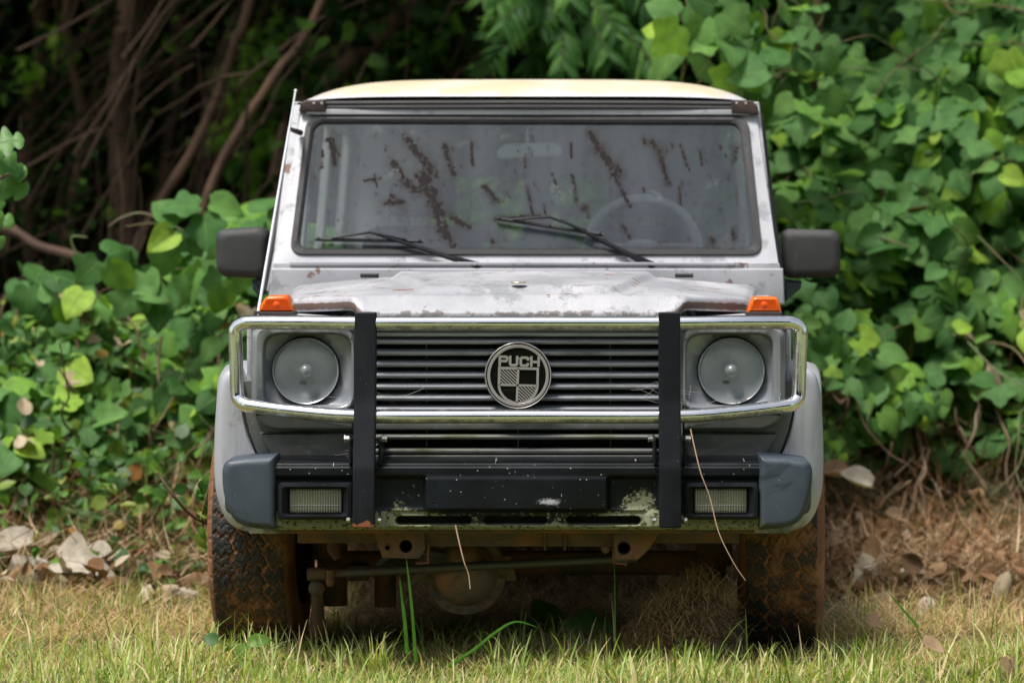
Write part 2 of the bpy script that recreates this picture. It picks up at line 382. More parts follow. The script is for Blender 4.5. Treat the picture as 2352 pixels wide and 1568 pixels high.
TYREM = mk('muddy_tyre_rubber', (.017, .0165, .017), .6, 0, [
    dict(scale=7, lo=.40, hi=.60, col=(.085, .052, .033), rough=.85, detail=7),
    dict(attr='groove', scale=5, lo=.88, hi=1.06, aw=.68, col=(.40, .165, .07), rough=.95, amt=.95, detail=6),
    dict(attr='side', scale=14, lo=.75, hi=1.15, aw=.7, col=(.20, .085, .035), rough=.9, stretch=(1, .4, .4)),
    dict(scale=6.5, lo=.50, hi=.58, col=(.34, .165, .07), rough=.95, detail=9, nr=.7, amt=.75),
    dict(specks=90, size=.07, share=.1, col=(.35, .3, .22), rough=.9)], bump=.35, bscale=150)
SEATM = mk('dark_seat_cloth', (.05, .052, .055), .9)
INTER = mk('dark_interior_plastic', (.03, .032, .036), .7)
IMIR = mk('pale_interior_plastic', (.55, .58, .6), .4)

def glassmat(name, film, trans_col, film_amt, grime=False):
    m = bpy.data.materials.new(name); m.use_nodes = True; n = m.node_tree.nodes; l = m.node_tree.links
    b = n['Principled BSDF']; out = n['Material Output']
    b.inputs['Base Color'].default_value = vec(film); b.inputs['Roughness'].default_value = .22; b.inputs['Specular IOR Level'].default_value = .35
    t = n.new('ShaderNodeBsdfTransparent'); t.inputs[0].default_value = vec(trans_col)
    tc = n.new('ShaderNodeTexCoord'); nz = n.new('ShaderNodeTexNoise'); nz.inputs['Scale'].default_value = 4; nz.inputs['Detail'].default_value = 5
    mp = n.new('ShaderNodeMapping'); mp.inputs['Scale'].default_value = (2.2, 1, .35); l.new(tc.outputs['Object'], mp.inputs[0]); l.new(mp.outputs[0], nz.inputs[0])
    mr = n.new('ShaderNodeMapRange'); mr.inputs[1].default_value = .3; mr.inputs[2].default_value = .7; mr.inputs[3].default_value = film_amt - .1; mr.inputs[4].default_value = film_amt + .09
    l.new(nz.outputs[0], mr.inputs[0]); fac = mr.outputs[0]
    if grime:
        at = n.new('ShaderNodeAttribute'); at.attribute_name = 'grime'
        n2 = n.new('ShaderNodeTexNoise'); n2.inputs['Scale'].default_value = 62; n2.inputs['Detail'].default_value = 8; n2.inputs['Roughness'].default_value = .72
        mp2 = n.new('ShaderNodeMapping'); mp2.inputs['Scale'].default_value = (1.25, 1, .8); l.new(tc.outputs['Object'], mp2.inputs[0]); l.new(mp2.outputs[0], n2.inputs[0])
        ad = n.new('ShaderNodeMath'); ad.operation = 'MULTIPLY_ADD'; ad.inputs[1].default_value = .42; l.new(at.outputs['Fac'], ad.inputs[0]); l.new(n2.outputs[0], ad.inputs[2])
        g = n.new('ShaderNodeMapRange'); g.inputs[1].default_value = .825; g.inputs[2].default_value = .87; l.new(ad.outputs[0], g.inputs[0])
        mx = n.new('ShaderNodeMix'); mx.data_type = 'RGBA'; l.new(g.outputs[0], mx.inputs[0]); mx.inputs[6].default_value = vec(film); mx.inputs[7].default_value = (.012, .008, .008, 1)
        # pale smears
        n5 = n.new('ShaderNodeTexNoise'); n5.inputs['Scale'].default_value = 22; n5.inputs['Detail'].default_value = 6
        mp5 = n.new('ShaderNodeMapping'); mp5.inputs['Scale'].default_value = (2.2, 1, .35); l.new(tc.outputs['Object'], mp5.inputs[0]); l.new(mp5.outputs[0], n5.inputs[0])
        a5 = n.new('ShaderNodeMath'); a5.operation = 'MULTIPLY_ADD'; a5.inputs[1].default_value = .5; l.new(at.outputs['Fac'], a5.inputs[0]); l.new(n5.outputs[0], a5.inputs[2])
        g5 = n.new('ShaderNodeMapRange'); g5.inputs[1].default_value = .56; g5.inputs[2].default_value = .95; g5.inputs[4].default_value = .75; l.new(a5.outputs[0], g5.inputs[0])
        mx5 = n.new('ShaderNodeMix'); mx5.data_type = 'RGBA'; l.new(g5.outputs[0], mx5.inputs[0]); mx5.inputs[6].default_value = vec(film); mx5.inputs[7].default_value = (.045, .034, .034, 1); l.new(mx5.outputs[2], mx.inputs[6])
        n3 = n.new('ShaderNodeTexNoise'); n3.inputs['Scale'].default_value = 60; n3.inputs['Detail'].default_value = 6; l.new(tc.outputs['Object'], n3.inputs[0])
        at2 = n.new('ShaderNodeAttribute'); at2.attribute_name = 'smear'
        a3 = n.new('ShaderNodeMath'); a3.operation = 'MULTIPLY_ADD'; a3.inputs[1].default_value = .5; l.new(at2.outputs['Fac'], a3.inputs[0]); l.new(n3.outputs[0], a3.inputs[2])
        g3 = n.new('ShaderNodeMapRange'); g3.inputs[1].default_value = .92; g3.inputs[2].default_value = 1.15; g3.inputs[4].default_value = .5; l.new(a3.outputs[0], g3.inputs[0])
        mx3 = n.new('ShaderNodeMix'); mx3.data_type = 'RGBA'; l.new(g3.outputs[0], mx3.inputs[0]); l.new(mx.outputs[2], mx3.inputs[6]); mx3.inputs[7].default_value = (.22, .26, .27, 1)
        l.new(mx3.outputs[2], b.inputs['Base Color'])
        mm = n.new('ShaderNodeMath'); mm.operation = 'MAXIMUM'; l.new(g.outputs[0], mm.inputs[0]); l.new(fac, mm.inputs[1]); fac = mm.outputs[0]
        rm = n.new('ShaderNodeMapRange'); rm.inputs[3].default_value = .28; rm.inputs[4].default_value = .9; l.new(g.outputs[0], rm.inputs[0]); l.new(rm.outputs[0], b.inputs['Roughness'])
    ms = n.new('ShaderNodeMixShader'); l.new(fac, ms.inputs[0]); l.new(t.outputs[0], ms.inputs[1]); l.new(b.outputs[0], ms.inputs[2]); l.new(ms.outputs[0], out.inputs[0])
    return m
GLASS = glassmat('dusty_windscreen_glass', (.088, .103, .124), (.93, 1, .96), .47, True)
SGLASS = glassmat('side_glass', (.06, .07, .075), (.9, .95, .92), .12)
LGLASS = glassmat('headlight_glass', (.42, .46, .47), (.92, .94, .94), .19)
FOGM = mk('ribbed_fog_glass', (.34, .34, .27), .12, .25, [dict(scale=25, lo=.55, hi=.7, col=(.17, .16, .08), rough=.5, amt=.6)], coat=.6)
# ================================================================== THE VEHICLE
car = empty('off_road_vehicle', (0, 2, 0), 'boxy faded silver off-road car with rust and chrome bull bar standing in the grass', 'car')
def vattr(o, name, fn):
    me = o.data; n = len(me.vertices); co = np.empty(n * 3); me.vertices.foreach_get('co', co); co = co.reshape(-1, 3)
    off = Vector((0, 0, 0)); q = o.parent
    while q: off += q.location; q = q.parent
    co = co + np.array(off)
    a = me.attributes.new(name, 'FLOAT', 'POINT'); a.data.foreach_set('value', np.asarray(fn(co[:, 0], co[:, 1], co[:, 2]), np.float32))
def grid(name, X, Y, Z, mat, parent, attrs=None, **k):
    """arrays (rows, cols) -> smooth sheet"""
    X, Y, Z = [np.array(q) for q in np.broadcast_arrays(X, Y, Z)]
    r, c = X.shape; attrs = {a: np.array(np.broadcast_to(v, X.shape)) for a, v in (attrs or {}).items()}; V = np.stack([X, Y, Z], -1).reshape(-1, 3)
    i = np.arange(r - 1)[:, None] * c + np.arange(c - 1)[None, :]
    Fq = np.stack([i, i + 1, i + c + 1, i + c], -1).reshape(-1, 4)
    me = np_mesh(name, V, Fq, attrs={a: v.ravel() for a, v in (attrs or {}).items()})
    return link(name, me, mat, parent, **k)

# ---- body shell -------------------------------------------------------------
b = MB()
# side panels with wheel arches, left and right, as one silver shell
def side_outline(y0, y1, top0, top1):
    pts = [(y0, .46), (y0, top0), (1.20, top1), (1.20, 1.10), (y1, 1.10), (y1, .46)]
    def arch(yc, r=.40, z=.34):
        return [(yc + r * cos(a), max(.46, z + r * sin(a))) for a in [radians_ for radians_ in [pi * k / 14 for k in range(15)]]]
    return pts[:] + arch(3.42)[0:] + arch(.56)[0:]
out = side_outline(.12, 4.15, .965, 1.01)
for s in (-1, 1):
    n = len(out); r0 = [(s * .745, y, z) for y, z in out]; r1 = [(s * .772, y, z) for y, z in out]
    b.rings([r0, r1])
# cabin sides slightly wider
for s in (-1, 1):
    b.hexa([(s * .74, 1.215, .95), (s * .800, 1.215, .95), (s * .800, 4.15, .95), (s * .74, 4.15, .95), (s * .74, 1.235, 1.108), (s * .797, 1.235, 1.108), (s * .797, 4.15, 1.108), (s * .74, 4.15, 1.108)])
b.box(-.79, .79, 4.12, 4.17, .46, 1.125)          # rear wall below the windows
body = b.build('body', PAINT, car, bevel=.008)
# dark floor, engine bay and bulkhead
b = MB()
b.box(-.58, .58, .16, 1.15, .44, .95); b.box(-.73, .73, 1.16, 4.10, .44, .52); b.box(-.73, .73, 1.15, 1.18, .50, 1.02)
b.box(-.73, .73, .93, 1.12, .5, .93)
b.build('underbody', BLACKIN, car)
# fender tops
for s in (-1, 1):
    b = MB(); b.hexa([(s * .50, .045, .955), (s * .752, .045, .955), (s * .772, 1.16, .985), (s * .50, 1.16, .985), (s * .50, .045, .984), (s * .752, .055, .984), (s * .772, 1.16, 1.024), (s * .50, 1.16, 1.024)])
    b.build('fender', PAINT, car, bevel=.012)
# front cross panel just under the hood lip
b = MB(); b.box(-.50, .50, .03, .12, .955, .986); b.build('front_panel', SILVERDARK, car, bevel=.006)

# ---- hood --------------------------------------------------------------------
NU, NVv = 181, 90
u = np.linspace(-1, 1, NU)[None, :]; v = np.linspace(0, 1, NVv)[:, None]
v = v ** 1.3
def hood_halfw(t): return .668 + .052 * t
X = u * (hood_halfw(v)); aX = np.abs(X)
yf = -.015 + np.maximum(0, aX - .445) / .225 * .29 * 1.0
yf = -.015 + .29 * np.clip((aX - .435) / .235, 0, None)
Yb = 1.10
Y = yf + (Yb - yf) * v
d = Y - yf                                             # distance back from the lip
base = 1.046 + .036 * np.clip(Y / 1.1, 0, 1)
side = -.026 * np.clip((aX - .43) / .26, 0, 1.1) 
hf = .015 + .030 * ss(.475, .425, aX); fd = .006 + .059 * ss(.475, .425, aX)
front = -hf * np.clip(1 - d / fd, 0, 1) ** 1.05 - .0025 * np.exp(-d / .02)
corner = 0
bw = .262 + .13 * np.clip((Y - .15) / .85, 0, 1)      # central raised field widens to the rear
bulge = .019 * (1 - ss(bw - .012, bw + .022, aX)) * ss(.10, .19, Y)
edge_r = -.012 * ss(.955, 1, np.abs(u)) ** 2
dent = .0015 * np.sin(X * 9 + 1) * np.sin(Y * 7) + .004 * np.exp(-((X - .27) / .07) ** 2 - ((Y - .42) / .18) ** 2) * -1 + .003 * np.exp(-((X - .36) / .05) ** 2 - ((Y - .5) / .2) ** 2)
Z = base + side + front + bulge + edge_r + dent * ss(0, .1, d)
# lip: three more rows in front going down and under
def row(dy, dz): return X[:1], Y[:1] + dy, Z[:1] + dz
Xl = [X[:1]] * 3; Yl = [Y[:1] + .03, Y[:1] + .004, Y[:1] + .0]; Zl = [Z[:1] - .020, Z[:1] - .021, Z[:1] - .012]
X = np.vstack(Xl + [X]); Y = np.vstack(Yl + [Y]); Z = np.vstack(Zl + [Z])
# side skirts
def cols(A, f): return np.hstack([f(A[:, :1]), A, f(A[:, -1:])])
Z2 = np.hstack([Z[:, :1] - .022, Z, Z[:, -1:] - .022]); X2 = np.hstack([X[:, :1] - .001, X, X[:, -1:] + .001]); Y2 = np.hstack([Y[:, :1], Y, Y[:, -1:]])
yfl = -.015 + .29 * np.clip((np.abs(X2) - .435) / .235, 0, None); dd = Y2 - yfl
edge = (1 - ss(.0, .004 + .026 * ss(.475, .425, np.abs(X2)), dd)) * (.72 + .28 * ss(.44, .46, np.abs(X2))); brown = edge * ss(.44, .46, np.abs(X2)) + .5 * (1 - ss(.0, .25, np.abs(np.abs(X2) - .66) + .0 * Y2)) * (1 - ss(.0, .2, dd)) * (X2 < 0) * .0
hood = grid('hood', X2, Y2, Z2, HOODP, car, dict(edge=edge, brown=brown))
hood.modifiers.new('s', 'SOLIDIFY').thickness = .0015
# round maker's emblem lying on the hood (a plain two-ring disc)
b = MB(); b.lathe((wx(1190, .14), .17, 1.0785), [(.0, .0), (.021, 0), (.0225, .002), (.021, .0042), (.017, .0045), (.0, .0045)], 32, 'Z', False)
b.build('hood_emblem', mk('tarnished_gold_emblem', (.42, .33, .2), .4, .7, [dict(scale=200, lo=.45, hi=.6, col=(.5, .5, .5), rough=.5)]), hood)
for x in (wx(848, 1.08), wx(1572, 1.08)):
    b = MB(); b.box(x - .028, x + .028, 1.085, 1.12, 1.080, 1.0925); b.tube([(x - .028, 1.083, 1.0885), (x + .028, 1.083, 1.0885)], .005, 8)
    b.build('hinge', RUBBER, hood, bevel=.001)

# ---- slanted windscreen plane --------------------------------------------------
WY0, WZ0, WK = 1.20, 1.10, .54
WN = Vector((0, -1, WK)).normalized()                     # outward normal
def PS(px, py, off=0.0):
    a = py - VY; z = (CZ * F - a * (WY0 - WK * WZ0 + D)) / (F + a * WK)
    y = WY0 + WK * (z - WZ0); return Vector((wx(px, y), y, z)) + WN * off
def ps_ring(corners, r, off, seg=8):
    return [PS(p.x, p.y, off) for p in rpoly(corners, r, seg)]
outer = [(628, 612), (692, 256), (1736, 257), (1789, 614)]
so = [(666, 587), (706, 268), (1717, 270), (1751, 588)]
si = [(686, 573), (722, 283), (1698, 285), (1733, 574)]
b = MB(); b.rings([ps_ring(outer, 6, -.03), ps_ring(outer, 6, -.002), ps_ring(outer, 6, 0), ps_ring(so, 34, .004), ps_ring(so, 32, -.03)], True, False, False)
frame = b.build('windscreen_frame', PAINT, car, ang=30)

b = MB(); b.rings([ps_ring([(p[0] + dx, p[1] + dy) for p, dx, dy in zip(so, (-2, -2, 2, 2), (2, -2, -2, 2))], 34, .0), ps_ring(so, 32, .012), ps_ring([(so[i][0] * .35 + si[i][0] * .65, so[i][1] * .35 + si[i][1] * .65) for i in range(4)], 28, .013), ps_ring(si, 25, .006), ps_ring([(si[i][0], si[i][1]) for i in range(4)], 25, -.012)], True, False, False)
b.build('windscreen_seal', RUBBER, car)
# glass, as a fine grid carrying grime marks
GX, GY = 420, 170
gx = np.linspace(0, 1, GX)[None, :]; gy = np.linspace(0, 1, GY)[:, None]
bl, tl, tr, br = [np.array(p, float) for p in [(680, 578), (716, 278), (1704, 280), (1739, 579)]]
px = (bl[0] * (1 - gx) + br[0] * gx) * (1 - gy) + (tl[0] * (1 - gx) + tr[0] * gx) * gy
py = (bl[1] * (1 - gx) + br[1] * gx) * (1 - gy) + (tl[1] * (1 - gx) + tr[1] * gx) * gy
a = py - VY; zz = (CZ * F - a * (WY0 - WK * WZ0 + D)) / (F + a * WK); yy = WY0 + WK * (zz - WZ0); xx = CX + (px - VX) * (yy + D) / F
ST = [(755,320,772,352,13),(742,345,740,385,5),(765,350,770,375,9),(930,315,1000,400,14),(985,385,980,412,20),(975,425,1000,440,13),(1020,335,1042,402,10),(1083,330,1086,378,6),
      (938,420,962,440,16),(905,375,925,408,12),(965,405,1000,470,18),(1000,470,1022,540,22),(1018,520,1042,568,12),(885,466,925,464,9),(900,450,915,462,8),(838,415,872,411,6),
      (1113,430,1142,462,10),(1355,308,1380,345,10),(1375,340,1420,400,15),(1400,380,1446,472,8),(1498,328,1516,350,11),(1515,358,1535,422,8),(1564,335,1578,380,5),(1692,338,1686,372,8),
      (1268,400,1286,445,5),(1311,330,1313,362,5),(1314,402,1326,462,6),(1210,430,1223,490,5),(1142,503,1240,497,9),(1684,528,1686,548,9),(1633,548,1640,556,7),(1342,470,1352,500,5),
      (1430,518,1446,545,6),(1038,500,1075,520,11),(1130,552,1134,556,6),(1338,480,1348,478,9),(1205,355,1207,385,3),(1250,470,1254,500,4),(860,400,866,430,4),(948,340,952,350,8),(1478,320,1482,330,5),(1608,345,1612,380,4),(1560,430,1564,470,4)]
gr = np.zeros_like(px)
for x0, y0, x1, y1, wd in ST:
    dx, dy = x1 - x0, y1 - y0; L2 = max(dx * dx + dy * dy, 1); t = np.clip(((px - x0) * dx + (py - y0) * dy) / L2, 0, 1)
    dist = np.hypot(px - x0 - t * dx, py - y0 - t * dy); gr = np.maximum(gr, np.exp(-(dist / (wd * 1.25)) ** 2))
for k in range(260):
    x0 = random.uniform(720, 1700); y0 = random.uniform(300, 560); x1 = x0 + random.uniform(0, 5); y1 = y0 + random.uniform(2, 10); wd = random.uniform(1.5, 4)
    dx, dy = x1 - x0, y1 - y0; t = np.clip(((px - x0) * dx + (py - y0) * dy) / (dx * dx + dy * dy), 0, 1)
    gr = np.maximum(gr, .85 * np.exp(-(np.hypot(px - x0 - t * dx, py - y0 - t * dy) / wd) ** 2))
gr = np.maximum(gr, .55 * ss(10, 2, np.abs(py - 573)) * (px < 760)); gr = np.maximum(gr, .62 * (1 - ss(2, 7, np.abs(py - 285))) * (px > 1300)); gr = np.maximum(gr, .62 * (1 - ss(2, 6, np.abs(py - 572))))
sm = np.zeros_like(px)
for x0, y0, rx in [(865, 300, 40), (940, 305, 30), (800, 350, 25), (900, 400, 50), (1060, 330, 40), (1290, 440, 60), (700, 480, 30), (1500, 450, 60), (1640, 420, 50), (1150, 310, 60)]:
    sm = np.maximum(sm, np.exp(-((px - x0) / rx) ** 2 - ((py - y0) / (rx * .6)) ** 2))
glass = grid('windscreen', xx, yy, zz, GLASS, car, dict(grime=gr, smear=sm))
# cowl strip below the screen, with its pressed seam
def xz_slab(name, pts, Y0, Y1, mat, parent, **k):
    b = MB(); b.pillow(px_poly(pts, Y0), Y0, Y1, .003); return b.build(name, mat, parent, **k)
b = MB()
cow = [(622, 616), (1799, 617), (1803, 700), (616, 700)]
b.pillow(px_poly(cow, 1.165), 1.165, 1.25, .006)
b.pillow(px_poly([(665, 601), (1705, 603), (1705, 610), (665, 610)], 1.168), 1.168, 1.26, .002)
b.pillow(px_poly([(628, 604), (1790, 604), (1798, 640), (622, 640)], 1.174), 1.174, 1.26, .002)
b.build('cowl', PAINT, car)
b = MB(); b.sphere((wx(1205, 1.12), 1.12, 1.093), .006, 8, (1.6, 1, 1)); b.build('washer_nozzle', BOLT, car)

# ---- wipers --------------------------------------------------------------------
def wiper(pivot, bend, b0, b1, mid):
    m = MB(); p = PS(*pivot, .014); q = PS(*bend, .035); 
    mid_ = p * .78 + q * .22
    m.tube([p + WN * .004, p + WN * .012, mid_ + WN * .004], [.0125, .013, .011], 8); m.tube([mid_ + WN * .004, q], [.0085, .0042], 8)
    m.tube([p - WN * .02, p + WN * .018], .012, 10)
    w_ = m.build('wiper', POST, car)
    m = MB(); A = PS(*b0, .020); B = PS(*b1, .020); M = PS(*mid, .040)
    m.tube([A * .85 + B * .15 + WN * .008, M, A * .15 + B * .85 + WN * .008], [.003, .0055, .003], 6)
    for t in (.03, .25, .5, .75, .97):
        c = A.lerp(B, t); m.tube([c, c + WN * .012], .003, 6)
    m.build('wiper_bridge', POST, w_)
    m = MB(); pts = [A.lerp(B, t / 10) for t in range(11)]; m.tube(pts, .0052, 6); m.tube([p_ - WN * .008 for p_ in pts], .0032, 6)
    m.build('wiper_blade', RUBBER, w_)
wiper((1098, 619), (856, 546), (725, 556), (972, 561), (850, 547))
wiper((1497, 618), (1288, 517), (1141, 508), (1386, 546), (1262, 512))

# ---- roof, drip rail, pillars ------------------------------------------------------
xs = np.linspace(-1, 1, 121)[None, :]; ys = np.linspace(0, 1, 80)[:, None]
Y = 1.475 + 2.70 * ys ** 1.6; hw = .722 + .03 * ys; X = xs * hw + .0 * ys
prof = (1 - np.abs(xs) ** 4.6) ** .62
frontp = (1 - (1 - np.clip((Y - 1.475) / .5, 0, 1)) ** 2.4) * (1 - .5 * ss(3.9, 4.2, Y))
Z = 1.640 + .072 * prof * frontp + .016 * (1 - np.abs(xs) ** 6)
rib = .0012 * np.sin(X * 42) * ss(1.9, 2.2, Y) * (np.abs(xs) < .8)
ed = np.clip(1 - (Z - 1.640) / .055, 0, 1)
roof = grid('roof', X, Y, Z + rib, ROOFP, car, dict(edge=ed)); 
b = MB(); b.box(-.735, .735, 1.50, 4.16, 1.615, 1.638); b.build('roof_lining', INTER, roof)
# rail
rail = MB()
def RP(px, py, Y): return P(px, py, Y)
rl = [RP(745, 234, 1.462), RP(900, 233, 1.455), RP(1213, 232, 1.45), RP(1520, 233, 1.455), RP(1683, 235, 1.462)]
hh = .0125
def railprof(c, h=.0145): return [c + Vector((0, a, z)) for a, z in ((.012, h - .001), (-.004, h), (-.012, h * .45), (-.008, 0), (-.013, -h * .4), (-.012, -h), (.02, -h))]
rail.rings([railprof(p + Vector((0, 0, -.012))) for p in rl])
rail = rail.build('drip_rail', RUBBER, car, bevel=.0015)
for s, c in ((-1, [(686, 256), (690, 238), (702, 230), (747, 229), (748, 257)]), (1, [(1680, 229), (1728, 231), (1741, 244), (1743, 263), (1680, 260)])):
    b = MB(); b.pillow(px_poly(c, 1.44, 3), 1.440, 1.60, .006, sc=True); o = b.build('rail_cap', RAILBR, rail)
    for xx_ in ((721, 739) if s < 0 else (1692, 1713)):
        b = MB(); p = P(xx_, 237, 1.44); b.lathe(p, [(0, -.0015), (.0038, -.001), (.0042, .002)], 12, 'Y', False); b.build('rivet', mk('pale_rivet', (.6, .55, .5), .5, .3) if 'pale_rivet' not in MATS else MATS['pale_rivet'], rail)
# header strip between rail and seal sits in windscreen_frame; side pillars
b = MB(); b.pillow(px_poly([(708, 251), (1716, 252), (1722, 264), (702, 263)], 1.447), 1.447, 1.50, .002); b.build('header_strip', PAINT, car)
b = MB()
for s in (-1, 1):
    # A pillar return, B, C, D pillars (leaning slightly inwards)
    def pil(y0, y1, yt0, yt1, w=.03):
        b.hexa([(s * (.797 - w), y0, 1.10), (s * .797, y0, 1.10), (s * .797, y1, 1.10), (s * (.797 - w), y1, 1.10),
                (s * (.752 - w), yt0, 1.632), (s * .752, yt0, 1.632), (s * .752, yt1, 1.632), (s * (.752 - w), yt1, 1.632)])
    pil(1.222, 1.30, 1.50, 1.56); pil(2.10, 2.19, 2.10, 2.19); pil(3.00, 3.08, 3.0, 3.08); pil(4.06, 4.15, 4.04, 4.13)
    b.hexa([(s * .70, 1.5, 1.60), (s * .757, 1.5, 1.60), (s * .757, 4.15, 1.60), (s * .70, 4.15, 1.60), (s * .70, 1.5, 1.640), (s * .752, 1.5, 1.640), (s * .752, 4.15, 1.640), (s * .70, 4.15, 1.640)])
b.box(-.75, .75, 4.10, 4.15, 1.43, 1.635); b.box(-.05, .062, 4.10, 4.155, 1.12, 1.44); b.box(-.75, -.42, 4.10, 4.15, 1.12, 1.44); b.box(.47, .75, 4.10, 4.15, 1.12, 1.44)
b.build('pillar_frame', PAINT, car, bevel=.006)
for s in (-1, 1):
    b = MB()
    for y0, y1, t0, t1 in ((1.30, 2.10, 1.56, 2.10), (2.19, 3.0, 2.19, 3.0), (3.08, 4.06, 3.08, 4.04)):
        b.add([(s * .785, y0, 1.11), (s * .785, y1, 1.11), (s * .742, t1, 1.60), (s * .742, t0, 1.60)], [(0, 1, 2, 3)])
    b.build('side_window', SGLASS, car, smooth=False)
    # door edge seal beside the pillar
    b = MB(); A = [P(683, 262, 1.50), P(662, 380, 1.44), P(640, 500, 1.36), P(620, 590, 1.28), P(606, 668, 1.24)] if s < 0 else [P(1744, 262, 1.50), P(1758, 380, 1.44), P(1774, 500, 1.36), P(1786, 590, 1.28), P(1795, 668, 1.24)]
    b.tube(A, .0095, 8); b.tube([p + Vector((s * .006, .02, 0)) for p in A], .008, 8); b.build('door_seal', RUBBER, car)
    b = MB(); b.tube([p + Vector((-s * .012, -.004, 0)) for p in A], .003, 6); b.build('drip_trim', SLAT, car)
b = MB(); b.add([(-.42, 4.13, 1.12), (-.05, 4.13, 1.12), (-.05, 4.13, 1.43), (-.42, 4.13, 1.43)], [(0, 1, 2, 3)]); b.add([(.062, 4.13, 1.12), (.47, 4.13, 1.12), (.47, 4.13, 1.43), (.062, 4.13, 1.43)], [(0, 1, 2, 3)])
b.build('rear_window', SGLASS, car, smooth=False)
# ---- interior -------------------------------------------------------------------------
b = MB(); b.hexa([(-.72, 1.22, .95), (.72, 1.22, .95), (.72, 1.55, .95), (-.72, 1.55, .95), (-.72, 1.25, 1.115), (.72, 1.25, 1.115), (.72, 1.50, 1.13), (-.72, 1.50, 1.13)])
b.pillow(rpoly([(.16, 1.12), (.60, 1.12), (.56, 1.185), (.22, 1.185)], .03), 1.42, 1.60, .01)
b.build('dashboard', INTER, car, bevel=.01)
b = MB(); c = Vector((wx(1475, 1.75), 1.72, 1.16)); ring = [c + Vector((.185 * cos(t), -.185 * sin(t) * .35, .185 * sin(t) * .93)) for t in [2 * pi * k / 40 for k in range(41)]]
b.tube(ring, .0135, 8); b.sphere(c + Vector((0, -.02, 0)), .05, 8, (1.3, .5, .8)); b.tube([c, c + Vector((.17, 0, 0))], .012, 6); b.tube([c, c + Vector((-.17, 0, 0))], .012, 6)
b.build('steering_wheel', IMIR, car)
for cx_ in (-.36, .385):
    b = MB(); b.pillow(rpoly([(cx_ - .23, .75), (cx_ + .23, .75), (cx_ + .20, 1.24), (cx_ - .20, 1.24)], .07), 2.05, 2.20, .04, back=True, sc=True); b.box(cx_ - .23, cx_ + .23, 1.75, 2.15, .62, .80)
    s_ = b.build('seat', SEATM, car, bevel=.02)
    b = MB(); b.pillow(rpoly([(cx_ - .12, 1.27), (cx_ + .12, 1.27), (cx_ + .11, 1.40), (cx_ - .11, 1.40)], .04), 2.10, 2.18, .03, back=True, sc=True); b.tube([(cx_ - .05, 2.14, 1.2), (cx_ - .05, 2.14, 1.3)], .006, 6); b.tube([(cx_ + .05, 2.14, 1.2), (cx_ + .05, 2.14, 1.3)], .006, 6)
    b.build('headrest', SEATM, s_)
b = MB(); b.pillow(px_poly([(1140, 346, 10), (1160, 330, 10), (1275, 326, 12), (1292, 340, 10), (1290, 358, 10), (1143, 366, 10)], 1.53, 8), 1.53, 1.57, .008); m_ = P(1212, 335, 1.55); b.tube([m_, P(1211, 292, 1.55)], [.006, .004], 8)
b.sphere(P(1213, 348, 1.525), .011, 8)
b.build('rear_view_mirror', IMIR, car)

# ---- door mirrors ---------------------------------------------------------------------
for s, ol, br_ in ((-1, [(494, 540, 14), (505, 527, 12), (600, 520, 14), (617, 534, 12), (614, 628, 12), (600, 640, 14), (510, 636, 14), (495, 618, 18)], [(578, 642), (606, 638), (612, 676), (592, 680), (580, 664)]),
                   (1, [(1797, 535, 12), (1810, 525, 12), (1918, 528, 14), (1932, 542, 14), (1932, 620, 16), (1920, 637, 14), (1812, 640, 14), (1800, 628, 10)], [(1799, 640), (1842, 646), (1840, 662), (1802, 694)])):
    b = MB(); b.pillow(px_poly(ol, 1.34, 0, 6), 1.34, 1.46, .030, 7, back=True, sc=True); m_ = b.build('door_mirror', MIRP, car)
    b = MB(); b.pillow(px_poly(br_, 1.37, 3), 1.37, 1.44, .006); b.box(min(s * .76, s * .83), max(s * .76, s * .83), 1.36, 1.42, 1.05, 1.075); b.build('mirror_bracket', CAP, m_)
b = MB(); b.tube(spline([P(1848, 640, 1.40), P(1860, 646, 1.40), P(1880, 648, 1.40), P(1900, 640, 1.40)], 5), .003, 6); b.build('mirror_cable', RUBBER, m_)
# ---- antenna ---------------------------------------------------------------------------
b = MB(); A = P(592, 722, .62); B = P(679, 209, 1.30); b.tube([A, A.lerp(B, .5), A.lerp(B, .83)], [.0045, .0042, .0038], 8); b.tube([A.lerp(B, .83), B], [.003, .003], 8); b.sphere(B, .0055, 6)
ant = b.build('antenna', mk('antenna_steel', (.75, .76, .78), .45, .6), car)
b = MB(); c = P(681, 303, 1.42); b.tube([P(668, 296, 1.22), P(674, 300, 1.34), P(690, 305, 1.42)], [.006, .008, .010], 8); b.build('antenna_clip', RAILBR, ant)
b = MB(); b.tube([A - Vector((.0, 0, .04)), A + Vector((0, 0, .01))], .012, 12); b.build('antenna_base', RUBBER, ant)

